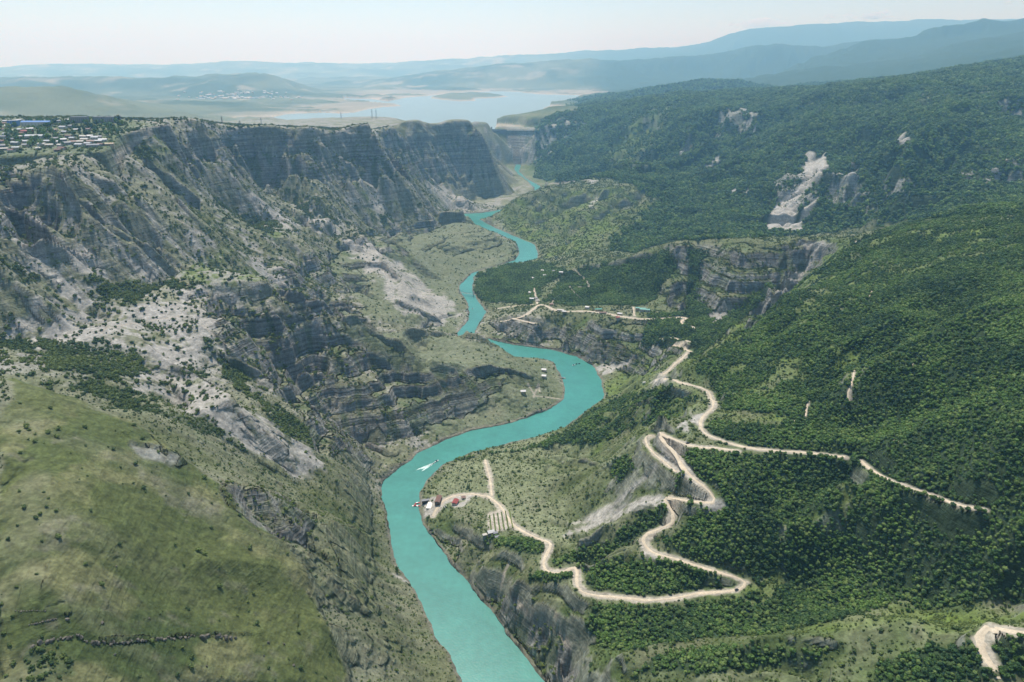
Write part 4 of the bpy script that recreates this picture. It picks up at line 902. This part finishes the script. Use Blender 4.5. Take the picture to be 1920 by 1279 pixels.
class MB:
    def __init__(s): s.v = []; s.f = []
    def box(s, x0, x1, y0, y1, z0, z1):
        n = len(s.v); s.v += [(x, y, z) for z in (z0, z1) for y in (y0, y1) for x in (x0, x1)]
        s.f += [tuple(n+i for i in q) for q in ((0,2,3,1),(4,5,7,6),(0,1,5,4),(2,6,7,3),(0,4,6,2),(1,3,7,5))]; return s
    def prism(s, x0, x1, y0, y1, z0, z1, t=.3):             # gable roof, ridge along x, eaves at z0
        n = len(s.v); ym = (y0+y1)/2
        s.v += [(x0,y0,z0),(x0,y1,z0),(x0,ym,z1),(x1,y0,z0),(x1,y1,z0),(x1,ym,z1),(x0,y0,z0-t),(x0,y1,z0-t),(x1,y0,z0-t),(x1,y1,z0-t)]
        s.f += [tuple(n+i for i in q) for q in ((0,3,5,2),(1,2,5,4),(6,0,2,1,7),(8,9,4,5,3),(6,8,3,0),(7,1,4,9),(6,7,9,8))]; return s
    def bar(s, a, b, r):
        a = Vector(a); b = Vector(b); d = (b-a).normalized(); u = d.orthogonal().normalized(); w_ = d.cross(u); n = len(s.v)
        for p in (a, b):
            for k in range(4): s.v.append(tuple(p+(u*math.cos(k*1.5708)+w_*math.sin(k*1.5708))*r))
        s.f += [(n+k, n+(k+1) % 4, n+4+(k+1) % 4, n+4+k) for k in range(4)]+[(n+3, n+2, n+1, n), (n+4, n+5, n+6, n+7)]; return s
    def build(s, name, mat, parent=None):
        return link_mesh(name, s.v, s.f, mat, parent)
def empty(name, loc, rz=0.):
    o = bpy.data.objects.new(name, None); C.objects.link(o); o.location = tuple(map(float, loc)); o.rotation_euler.z = rz; return o
def foot(x, y, L, W, rz):
    xs = [x+a*L/2*math.cos(rz)-b*W/2*math.sin(rz) for a in (-1, 0, 1) for b in (-1, 0, 1)]; ys = [y+a*L/2*math.sin(rz)+b*W/2*math.cos(rz) for a in (-1, 0, 1) for b in (-1, 0, 1)]
    z = hat(np.array(xs), np.array(ys)); return float(z.max()), float(z.min())
def house(loc, L, W, Hh, rz, wall, roof, label, cat='house', name='house', group=None, gable=True, storeys=1, rh=None):
    zt, zb = foot(loc[0], loc[1], L, W, rz); zb = max(zb, zt-6)
    root = empty(name, (loc[0], loc[1], zt-.3), rz); tag(root, label, cat, group)
    MB().box(-L/2, L/2, -W/2, W/2, zb-zt-1.5, Hh).build('wall', wall, root)
    r = MB()
    if gable: r.prism(-L/2-.5, L/2+.5, -W/2-.6, W/2+.6, Hh+.32, Hh+(rh or W*.22)+.3)
    else: r.box(-L/2-.3, L/2+.3, -W/2-.3, W/2+.3, Hh+.005, Hh+.6)
    r.build('roof', roof, root)
    n = max(1, min(9, int(L/5)))
    for s in range(storeys):
        for k in range(n):
            xx = -L/2+(k+.5)*L/n; z0 = 1.0+s*3.0
            if z0+1.4 < Hh: 
                MB().box(xx-.8, xx+.8, -W/2-.06, -W/2+.05, z0, z0+1.4).build('window', M_GLASS, root)
    return root
RH = np.random.default_rng(91)
def near_at(px, py, z):          # a place on the plateau by the picture and the plateau's height
    for _ in range(7): x, y, _q = P(px, py, z); z = .5*z+.5*float(hat(x, y))
    return (x, y, float(hat(x, y)))
VG = 'small houses of the plateau village'
V = 535
house(near_at(70, 236, V), 74, 15, 9, .05, M_WHITE, M_BLUER, 'long low building with bright blue roof on the village plateau', 'hall', 'long_hall', storeys=2)
house(near_at(66, 260, V), 40, 13, 6, .08, M_WHITE, M_GALV, 'long white roofed shed in the middle of the plateau village', 'shed', 'long_shed')
house(near_at(52, 251, V), 26, 12, 6, .05, M_BRICK, M_REDR, 'reddish roofed block just above the long white shed', 'building', 'brick_building')
house(near_at(67, 221, V), 46, 16, 11, .03, M_GREY, M_GALV, 'white roofed block at the top of the village behind the blue hall', 'building', 'concrete_building', gable=False, storeys=3)
house(near_at(97, 223, V), 38, 16, 11, .0, M_BRICK, M_REDR, 'dark red roofed block at the top of the village skyline', 'building', 'brick_building', storeys=3)
house(near_at(27, 236, V), 24, 16, 13, .2, M_BLUER, M_GALV, 'pale blue walled block left of the blue roofed hall', 'building', 'blue_building', gable=False, storeys=4)
for (x, y, L, lb) in ((151, 230, 44, 'leftmost of the three dark apartment slabs on the village skyline'), (187, 230, 26, 'middle one of the three dark apartment slabs on the village skyline'), (207, 230, 22, 'rightmost of the three dark apartment slabs on the village skyline')):
    house(near_at(x, y, V), L, 13, 15, .02, M_GREY, M_SLATE, lb, 'apartment block', 'apartment_block', 'apartment slabs on the plateau', gable=False, storeys=4)
house(near_at(176, 276, V-4), 28, 10, 5, .1, M_GREY, M_SLATE, 'grey barn at the plateau edge below the village', 'barn', 'barn')
house(near_at(206, 273, V-4), 18, 9, 4, .3, M_TAN, M_TAN, 'tan farm shed alone at the right edge of the village', 'shed', 'farm_shed')
house(near_at(109, 284, V-6), 14, 8, 4, .1, M_BRICK, M_BROWNR, 'brown hut alone on the pale meadow below the village', 'hut', 'hut')
vs_ = [(107,262),(120,263),(135,261),(150,268),(160,263),(172,267),(185,266),(140,268),(130,257),(157,257),(178,260),(112,273),(125,270),(147,273),(165,271),(188,272),(195,264),(103,268),(170,256),(183,258),
       (3,275),(10,280),(47,266),(20,262),(30,270),(14,252),(5,258),(38,258),(80,272),(90,266),(28,246),(8,244),(16,238),(40,245),(100,245),(118,240),(125,232),(110,228),(130,226),(48,222),(36,226),(14,228),(6,232),(60,268),(72,279),(22,284),(105,252),(88,256),(84,246),(122,248),(145,244),(135,238),(58,243),(44,251),(2,266),(95,274),(165,244),(118,279),(32,279),(50,274)]
for k, (x, y) in enumerate(vs_):
    z = V-3
    p = near_at(x+RH.uniform(-2, 2), y+1.5, z)
    rf = [M_GALV, M_GALV, M_SLATE, M_WHITE, M_GALV, M_BROWNR][int(RH.integers(6))]
    nm = {'pale_metal_roof': 'pale metal', 'slate_roof': 'grey slate', 'whitewash': 'white', 'brown_roof': 'brown'}[rf.name]
    house(p, RH.uniform(10, 20), RH.uniform(8, 11), RH.uniform(3.2, 5), RH.uniform(-.4, .6), [M_WHITE, M_TAN, M_GREY][int(RH.integers(3))], rf, 'small village house with %s roof among trees on the left plateau' % nm, 'house', 'house', VG+' with %s roofs' % nm)
for x, y, lb in ((362, 233, 'low red roofed shed on the bare left canyon rim'), (394, 235, 'pale pinkish shed on the canyon rim right of the red one')):
    house(near_at(x, y, 540), 22, 9, 4, 0, M_TAN, M_REDR if x < 380 else M_TAN, lb, 'shed', 'rim_shed')
# hamlet by the river bend and along the terrace road
HL = [(1000,523,'white hut on the left margin of the riverside grove',M_GALV),(1017,509,'topmost white roofed house in the riverside grove',M_GALV),(1021,518,'white roofed house just below the topmost grove house',M_GALV),(1052,513,'pale roofed house at the right end of the riverside grove',M_GALV),(1038,510,'small grey roofed house near the right end of the grove',M_SLATE),
 (994,551,'white house beside the hamlet path at the grove edge',M_GALV),(997,563,'white roofed house at the foot of the hamlet path',M_GALV),(1004,561,'grey roofed house right beside the path foot house',M_SLATE),(1008,565,'small white shed nearest the road fork of the hamlet',M_WHITE),(1034,573,'dark roofed hut right of the road fork',M_BROWNR),
 (1051,583,'pale house on the terrace road left of the teal roof',M_WHITE),(1058,586,'low white shed beside the pale terrace house',M_GALV),(1101,578,'small pale roofed hut above the terrace road',M_GALV),(1122,583,'house with bright teal roof on the terrace road',M_TEAL),(1130,588,'dark roofed shed below the teal roofed house',M_BROWNR),(1162,590,'white roofed house where the terrace road bends',M_GALV),(1158,598,'red roofed stall below the bend of the terrace road',M_REDR),
 (1201,581,'long green roofed farm building above the terrace road',M_TEAL),(1209,583,'second green roofed shed beside the long farm building',M_TEAL),(1020,696,'upper white cabin on the grassy nose inside the river bend',M_GALV),(1020,708,'lower white cabin on the grassy nose inside the river bend',M_GALV),(981,738,'lone white cabin low on the slope inside the river bend',M_GALV)]
for k, (x, y, lb, rf) in enumerate(HL):
    p = hit(x, y); L = 15 if '1' else 12
    L = 26 if 'long' in lb else 18 if 'teal' in lb else RH.uniform(9, 13)
    house(p, L, RH.uniform(7, 9), 3.4, RH.uniform(-.3, .3), [M_WHITE, M_TAN][k % 2], rf, lb, 'house' if 'house' in lb else 'hut', 'farm_building' if 'long' in lb else 'house' if 'house' in lb else 'hut')
# landing place
p = hit(808, 948); tag(MB().box(-6.5, 6.5, -9, 9, -1.6, .8).build('slab', M_DECK), 'white paved platform at the boat landing', 'platform'); o = C.objects['slab']; o.name = 'paved_platform'; o.location = p; o.rotation_euler.z = -.1
house(hit(822, 940), 19, 8, 4, 1.45, M_BRICK, M_BROWNR, 'brown roofed barn on the bare ground of the boat landing', 'barn', 'barn')
house(hit(854, 945), 12, 8, 3.5, 1.3, M_WHITE, M_REDR, 'red roofed cottage inside the curve of the landing road', 'cottage', 'cottage')
house(hit(869, 935), 6, 5, 2.8, .3, M_TAN, M_BROWNR, 'tiny brown hut beside the landing road', 'hut', 'hut')
house(hit(798, 943), 12, 4, 3, .25, M_CAR, M_SLATE, 'dark boathouse on the shore beside the white platform', 'boathouse', 'boathouse')
for x, y, L, lb, rf in ((921, 1001, 10, 'white roofed shed right under the field rows', M_GALV), (909, 1009, 6, 'small white box hut left of the field sheds', M_WHITE), (932, 1010, 6, 'grey roofed hut lowest of the field sheds', M_SLATE), (929, 1003, 6, 'small slate roofed store right of the white field shed', M_SLATE)):
    house(hit(x, y), L, L*.6, 2.8, .3, M_GREY, rf, lb, 'shed', 'field_shed')
# crop rows beside the track
for k in range(6):
    a = hit(918+k*7.4, 966-k*1.8); b = hit(921+k*8.2, 997-k*1.2)
    vs = []; fs = []; n = 14; d = np.array([b[0]-a[0], b[1]-a[1]]); nn = np.array([-d[1], d[0]])/np.linalg.norm(d)
    for i in range(n):
        q = np.array(a[:2])+d*i/(n-1); 
        for s_, hh in ((-1.3, -.4), (-.6, 1.2), (.6, 1.3), (1.3, -.4)):
            w_ = q+nn*s_*(1+.3*RH.uniform(-1, 1)); vs.append((w_[0], w_[1], float(hat(w_[0], w_[1]))+hh*(1+.3*RH.uniform(-1, 1))))
    fs = [(i*4+j, i*4+j+1, i*4+5+j, i*4+4+j) for i in range(n-1) for j in range(3)]
    tag(link_mesh('crop_row', vs, fs, LM_SCRUB), 'low green crop row in the pale field beside the landing track', 'crop row', 'crop rows in the pale field')
# boats
def boat(px, py, L, rz, label, hullm, cover=None):
    x, y, _ = P(px, py, 0); root = empty('boat', (x, y, .0), rz); tag(root, label, 'boat')
    W = L*.3; v = []; f = []
    for z, k in ((-.3, .7), (1.0, 1.)):
        for (a, b) in ((-.5, -.42), (.15, -.5), (.38, -.3), (.52, 0), (.38, .3), (.15, .5), (-.5, .42)): v.append((a*L*(.94 if z < 0 else 1), b*W*k, z))
    f = [tuple(range(6, -1, -1))]+[(i, (i+1) % 7, 7+(i+1) % 7, 7+i) for i in range(7)]+[tuple(range(7, 14))]
    link_mesh('hull', v, f, hullm, root)
    MB().box(-L*.28, L*.12, -W*.32, W*.32, 1.003, 2.2).build('cabin', cover or M_GLASS, root)
    return root
sb = boat(819, 865, 9, math.atan2(P(819,865,0)[1]-P(793,879,0)[1], P(819,865,0)[0]-P(793,879,0)[0]), 'white speedboat trailing a wake on the turquoise river', M_BOATW)
boat(886, 579, 8, 1.2, 'small white boat midstream below the footbridge', M_BOATW); boat(875, 627, 13, .2, 'white boat moored at the hidden river corner', M_BOATW, M_BOATW)
boat(1076, 685, 8, .4, 'white boat in the wide river bend', M_BOATW); boat(1081, 683, 6, .3, 'dark boat just right of the white one in the bend', M_CAR); boat(1086, 682.5, 6, .3, 'second dark boat farthest right in the river bend', M_CAR)
boat(779, 949, 11, .1, 'red and white boat outermost at the landing', M_BOATW, M_RED); boat(783, 944, 10, .4, 'red hulled boat behind the outermost at the landing', M_RED, M_BOATW); boat(787, 950, 9, -.1, 'white boat nearest the shore at the landing', M_BOATW, M_RED)
x, y, _ = P(1055, 709.5, 0); root = empty('jetty', (x, y, 0), 0); tag(root, 'small floating jetty beside the rocky nose of the bend', 'jetty'); MB().box(-7, 7, -2, 2, -.3, .8).build('deck', M_GREY, root); MB().box(-3, 2, -1.5, 1.5, .803, 2.6).build('shelter', M_SLATE, root)
# wake: foam on the water
a = np.array(P(816, 867, 0)); b = np.array(P(783, 884, 0)); d = (b-a)[:2]; Lw = np.linalg.norm(d); d /= Lw; nn = np.array([-d[1], d[0]])
FO, fn_, fb_ = mkmat('foam', lin(205,232,226), .5)
ms = [MB() for _ in range(1)][0]
for s_, sp, ln in ((-1, .13, 1.0), (1, .13, .9), (0, 0, .75), (-1, .06, .8), (1, .055, .65)):
    n = len(ms.v)
    for i in range(12):
        t = i/11; q = a[:2]+d*Lw*ln*t+nn*s_*sp*Lw*ln*t; w_ = (.9+1.5*t)*(1-t)**.5*(1+.4*math.sin(i*2.3+sp*50))+.05
        for e in (-1, 1): ms.v.append((q[0]+nn[0]*e*w_, q[1]+nn[1]*e*w_, .05+.004*(s_+2)))
    ms.f += [(n+2*i, n+2*i+1, n+2*i+3, n+2*i+2) for i in range(11)]
tag(ms.build('wake', FO), 'white foam wake spreading behind the speedboat', 'wake', kind='stuff')
# footbridge
a = np.array(P(861, 552, 0)); b = np.array(P(888, 556, 0)); root = empty('footbridge', (a+b)/2, math.atan2(b[1]-a[1], b[0]-a[0])); Lb = np.linalg.norm(b-a)+14; tag(root, 'narrow grey suspension footbridge crossing the river by the grove', 'footbridge')
MB().box(-Lb/2, Lb/2, -1.3, 1.3, 7, 7.5).build('deck', M_CONC, root)
for s_ in (-1, 1):
    m = MB()
    for yy in (-1.6, 1.6): m.box(s_*Lb*.38-.5, s_*Lb*.38+.5, yy-.4, yy+.4, -2, 17)
    m.box(s_*Lb*.38-.4, s_*Lb*.38+.4, -1.2, 1.2, 15.5, 16.3); m.build('tower', M_CONC, root)
for yy in (-1.6, 1.6):
    m = MB(); xs = np.linspace(-Lb*.38, Lb*.38, 13)
    for i in range(12): m.bar((xs[i], yy, 9+8*(xs[i]/(Lb*.38))**2), (xs[i+1], yy, 9+8*(xs[i+1]/(Lb*.38))**2), .22)
    m.build('cable', M_STEEL, root)
# dam at the gorge head: a curved concrete wall
root = empty('dam', (-190, 5402, 0)); tag(root, 'pale concrete arch dam closing the far end of the gorge', 'dam')
v = []; f = []; n = 17
for i in range(n):
    t = (i/(n-1)-.5)*2
    for z, dy in ((-5, -34), (120, -22), (LAKE+8, 0), (LAKE+8, 9), (-5, 9)): v.append((t*150, dy+26*(1-t*t), z))
for i in range(n-1):
    for k in range(5): f.append((i*5+k, i*5+(k+1) % 5, i*5+5+(k+1) % 5, i*5+5+k))
link_mesh('arch_wall', v, f, M_STEEL, root, smooth=False)
for xx in (-70, -20, 35): MB().box(xx-5, xx+5, 12, 26, LAKE+8.01, LAKE+26).build('gate_tower', M_CONC, root)
# pylons on the rims
def pylon(loc, h, label):
    root = empty('pylon', loc); tag(root, label, 'pylon', 'power pylons along the left rim')
    m = MB(); r = h*.09
    for sx in (-1, 1):
        for sy in (-1, 1): m.bar((sx*r, sy*r, -3), (0, 0, h), .42)
    for k in range(5):
        z = h*k/6; q = r*(1-k/6); z2 = h*(k+1)/6; q2 = r*(1-(k+1)/6)
        m.bar((-q, -q, z), (q2, -q2, z2), .25); m.bar((q, -q, z), (-q2, -q2, z2), .25); m.bar((-q, q, z), (q2, q2, z2), .25)
    m.build('mast', M_STEEL, root)
    for z in (.72, .86): MB().bar((-h*.17, 0, h*z), (h*.17, 0, h*z), .5).build('crossarm', M_STEEL, root)
for x, y, z, h, lb in ((333, 233, 543, 26, 'tallest looking steel pylon on the bare canyon rim'), (228, 233, 550, 24, 'steel pylon beside the dark apartment slabs'), (417, 232, 480, 30, 'thin pylon on the skyline left of the lake arm'), (450, 233, 440, 34, 'second thin pylon along the lake arm'), (490, 231, 380, 40, 'third thin pylon along the lake arm'), (698, 224, 368, 58, 'left one of the two tall pylons by the lake'), (706, 224, 368, 58, 'right one of the two tall pylons by the lake'), (640, 224, 370, 40, 'small pylon on the green terrace before the lake')):
    x_, y_, z_ = P(x, y, z); pylon((x_, y_, float(hat(x_, y_))), h, lb)
# vehicles
def vehicle(px, py, L, rz, label, body, cat):
    x, y, z = hit(px, py); root = empty(cat.replace(' ', '_'), (x, y, z+.35), rz); tag(root, label, cat); W = 1.9 if L < 6 else 2.5; h = .9 if L < 6 else 2.6
    MB().box(-L/2, L/2, -W/2, W/2, .35, .35+h).build('body', body, root)
    (MB().box(-L*.25, L*.22, -W*.42, W*.42, .353+h, .35+h+.6) if L < 6 else MB().box(L*.5+.003, L*.5+1.8, -W*.46, W*.46, .4, 2.4)).build('cab', M_GLASS, root)
    for sx in (-.32, .32):
        for sy in (-1, 1):
            n = 10; v = [(sx*L+.36*math.cos(k*.6283), sy*W*.5+e*.12, .36+.36*math.sin(k*.6283)) for e in (-1, 1) for k in range(n)]
            link_mesh('wheel', v, [tuple(range(n)), tuple(range(2*n-1, n-1, -1))]+[(k, n+k, n+(k+1) % n, (k+1) % n) for k in range(n)], M_CAR, root)
vehicle(1289, 832, 4.8, .2, 'dark car on the upper dirt road near the hairpins', M_CAR, 'car'); vehicle(1381, 1107, 4.6, .3, 'dark car near the outer hairpin of the lower road', M_CAR, 'car')
vehicle(1208, 719, 7.5, .2, 'white truck parked at the end of the upper road', M_BOATW, 'truck'); vehicle(835, 951, 4.6, 1.0, 'pale car parked on the landing ground', M_BOATW, 'car')
# boulders of the outcrop on the green hill, and loose stones
def rock_mesh(seed):
    R = np.random.default_rng(seed); v = IV.copy()
    nrm_ = R.normal(size=(9, 3)); nrm_ /= np.linalg.norm(nrm_, axis=1)[:, None]
    for q in nrm_:
        dd = v@q; lim = R.uniform(.55, .8); v = v-np.maximum(dd-lim, 0)[:, None]*q
    v = v*R.uniform(.8, 1.2, 3)*(1+R.uniform(-.05, .05, (len(v), 1)))
    me = bpy.data.meshes.new('boulder'); me.from_pydata([tuple(map(float, x)) for x in v], [], IF.tolist()); me.update(); me.materials.append(M_STONE); return me
RK = [rock_mesh(500+i) for i in range(4)]
def rock(px, py, s, label, group, zs=1.):
    x, y, z = hit(px, py); o = bpy.data.objects.new('boulder', RK[int(RH.integers(4))]); C.objects.link(o)
    o.location = (x, y, z+s*.15); o.scale = (s*RH.uniform(.8, 1.3), s*RH.uniform(.8, 1.1), s*zs*RH.uniform(.8, 1.2)); o.rotation_euler = (RH.uniform(-.2, .2), RH.uniform(-.2, .2), RH.uniform(0, 6.28)); tag(o, label, 'boulder', group)
LX = [60, 90, 130, 150, 163, 210, 262, 300, 345, 400, 440]; LY = [1212, 1200, 1194, 1192, 1203, 1206, 1201, 1197, 1194, 1189, 1192]
for x in np.arange(62, 445, 4.6):
    if RH.uniform() < .18: continue
    y = np.interp(x, LX, LY); big = x > 370
    rock(x+RH.uniform(-2, 2), y+RH.uniform(-1, 4)+(2 if big else 0), RH.uniform(.7, 2.2)*(1.7 if big and RH.uniform() < .5 else 1), 'grey boulder in the long low outcrop across the green hill', 'boulders of the long low outcrop')
for x, y, s, lb in ((551,1248,1.6,'pale oval boulder alone low on the green hill'),(503,1206,1.8,'grey boulder right of the outcrop end'),(533,1208,1.4,'small boulder farthest right past the outcrop'),(192,1168,1.8,'pale flat boulder above the left part of the outcrop'),(215,1228,1.2,'pale stone just below the middle of the outcrop'),(388,1250,1.3,'pale stone near the bottom edge of the green hill'),(126,1162,1.8,'dark boulder above the left end of the outcrop'),(218,1062,1.2,'small pale stone high on the green hill'),(495,1230,1.0,'small grey stone between outcrop end and oval boulder'),(280,1160,1.0,'tiny pale stone above the middle of the outcrop')):
    rock(x, y, s, lb, None)
for x in np.arange(30, 90, 5): rock(x, 1146+RH.uniform(-1, 1), RH.uniform(.5, .9), 'small stone in the thin upper ledge at the far left', 'stones of the thin upper ledge')
for x in np.arange(55, 108, 5): rock(x, 1172-(x-55)*.22, RH.uniform(.7, 1.2), 'stone of the slanting ledge above the outcrop left end', 'stones of the slanting ledge')
# the slim dark cypress on the near left bank
cy = proto('cypress', LM_WOOD, 555, 1.0, 1.5, .2, 6, narrow=.42); x, y, z = hit(745, 1074); cy.location = (x, y, z); cy.scale = (3.2, 3.2, 6.5); tag(cy, 'slim dark cypress beside the near left river bank', 'cypress')
# trees of the village
for k in range(170):
    x = RH.uniform(0, 232); y = RH.uniform(226, 275)
    if x > 120 and y > 256: continue
    p = near_at(x, y, V-3); o = copy_tree(T_W[int(RH.integers(3))]); s = RH.uniform(4, 7.5); o.name = 'village_tree'; o.location = p; o.scale = (s, s, s); tag(o, 'dark green tree standing between the houses of the plateau village', 'tree', 'trees among the village houses')
# far town beyond the rim
for k in range(150):
    x = RH.normal(450, 48); y = 181+RH.uniform(-4, 5)+abs(x-450)*.02; p = near_at(x, y, 262)
    if p[1] > 16000 or p[2] < LAKE+2: continue
    L = RH.uniform(24, 45); o = MB().box(-L/2, L/2, -10, 10, -10, 9).prism(-L/2-1, L/2+1, -11, 11, 9.5, 14).build('town_house', M_WHITE if k % 3 else M_TAN); o.location = p; o.rotation_euler.z = RH.uniform(-.5, .5); tag(o, 'tiny white house of the hazy town far beyond the left rim', 'house', 'houses of the far town')
# clouds over the far ridge, beyond the haze
CM = bpy.data.materials.new('cloud'); CM.use_nodes = True; cn_ = CM.node_tree; cn_.nodes.remove(cn_.nodes['Principled BSDF'])
cv_ = cn_.nodes.new('ShaderNodeVolumePrincipled'); cv_.inputs['Color'].default_value = (1, 1, 1, 1); cv_.inputs['Absorption Color'].default_value = (1, 1, 1, 1); cv_.inputs['Density'].default_value = .004; cv_.inputs['Anisotropy'].default_value = .2
cn_.links.new(cv_.outputs[0], cn_.nodes['Material Output'].inputs['Volume'])
for (x, y, w_, h_, n, lb) in ((1430, 42, 120, 20, 70, 'widest flat white cloud, leftmost over the far ridge'), (1352, 51, 22, 5, 14, 'tiny faint cloud left of the widest one'), (1556, 30, 34, 9, 24, 'small puff left of the pair in the middle'), (1585, 44, 56, 8, 34, 'thin low cloud strip under the middle puffs'), (1592, 28, 30, 8, 22, 'small right puff above the thin low strip'), (1640, 28, 56, 18, 44, 'taller bright puffy cloud right of the strip'), (1888, 4, 26, 9, 18, 'small cloud at the top right edge of the sky')):
    D = 40000.; c0 = PD(x, y, D); k = D/1280.; vs = []; fs = []
    for j in range(n):
        u_ = RH.normal(0, .26); s = h_*k*RH.uniform(.16, .34)*(1-min(abs(u_)*1.2, .7)); 
        v = IV*np.array([s*1.5, s*1.3, s])*(1+RH.uniform(-.12, .12, (len(IV), 1)))+np.array([u_*w_*k, RH.normal(0, .15)*w_*k*.6, abs(RH.normal(0, .28))*h_*k*(1-min(abs(u_)*1.5, .8))-h_*k*.25])
        fs += (IF+len(vs)*len(IV)).tolist(); vs.append(v)
    o = link_mesh('cloud', np.concatenate(vs), np.array(fs), CM, smooth=True); o.location = c0; tag(o, lb, 'cloud', kind='stuff')
# ------------------------------------------------------------------ the air
hz = link_mesh('haze', [(x, y, z) for z in (-40, 2480) for y in (-2500, 64000) for x in (-60000, 60000)], [(0,2,3,1),(4,5,7,6),(0,1,5,4),(2,6,7,3),(0,4,6,2),(1,3,7,5)])
hm = bpy.data.materials.new('haze'); hm.use_nodes = True; ht = hm.node_tree; ht.nodes.remove(ht.nodes['Principled BSDF'])
pv = ht.nodes.new('ShaderNodeVolumePrincipled'); pv.inputs['Color'].default_value = (.33, .68, 1.0, 1); pv.inputs['Absorption Color'].default_value = (1, 1, 1, 1); pv.inputs['Density'].default_value = 6.2e-5; pv.inputs['Anisotropy'].default_value = .35
ht.links.new(pv.outputs[0], ht.nodes['Material Output'].inputs['Volume']); hz.data.materials.append(hm)
tag(hz, 'pale blue summer haze filling the air over the canyon', 'haze', kind='stuff')
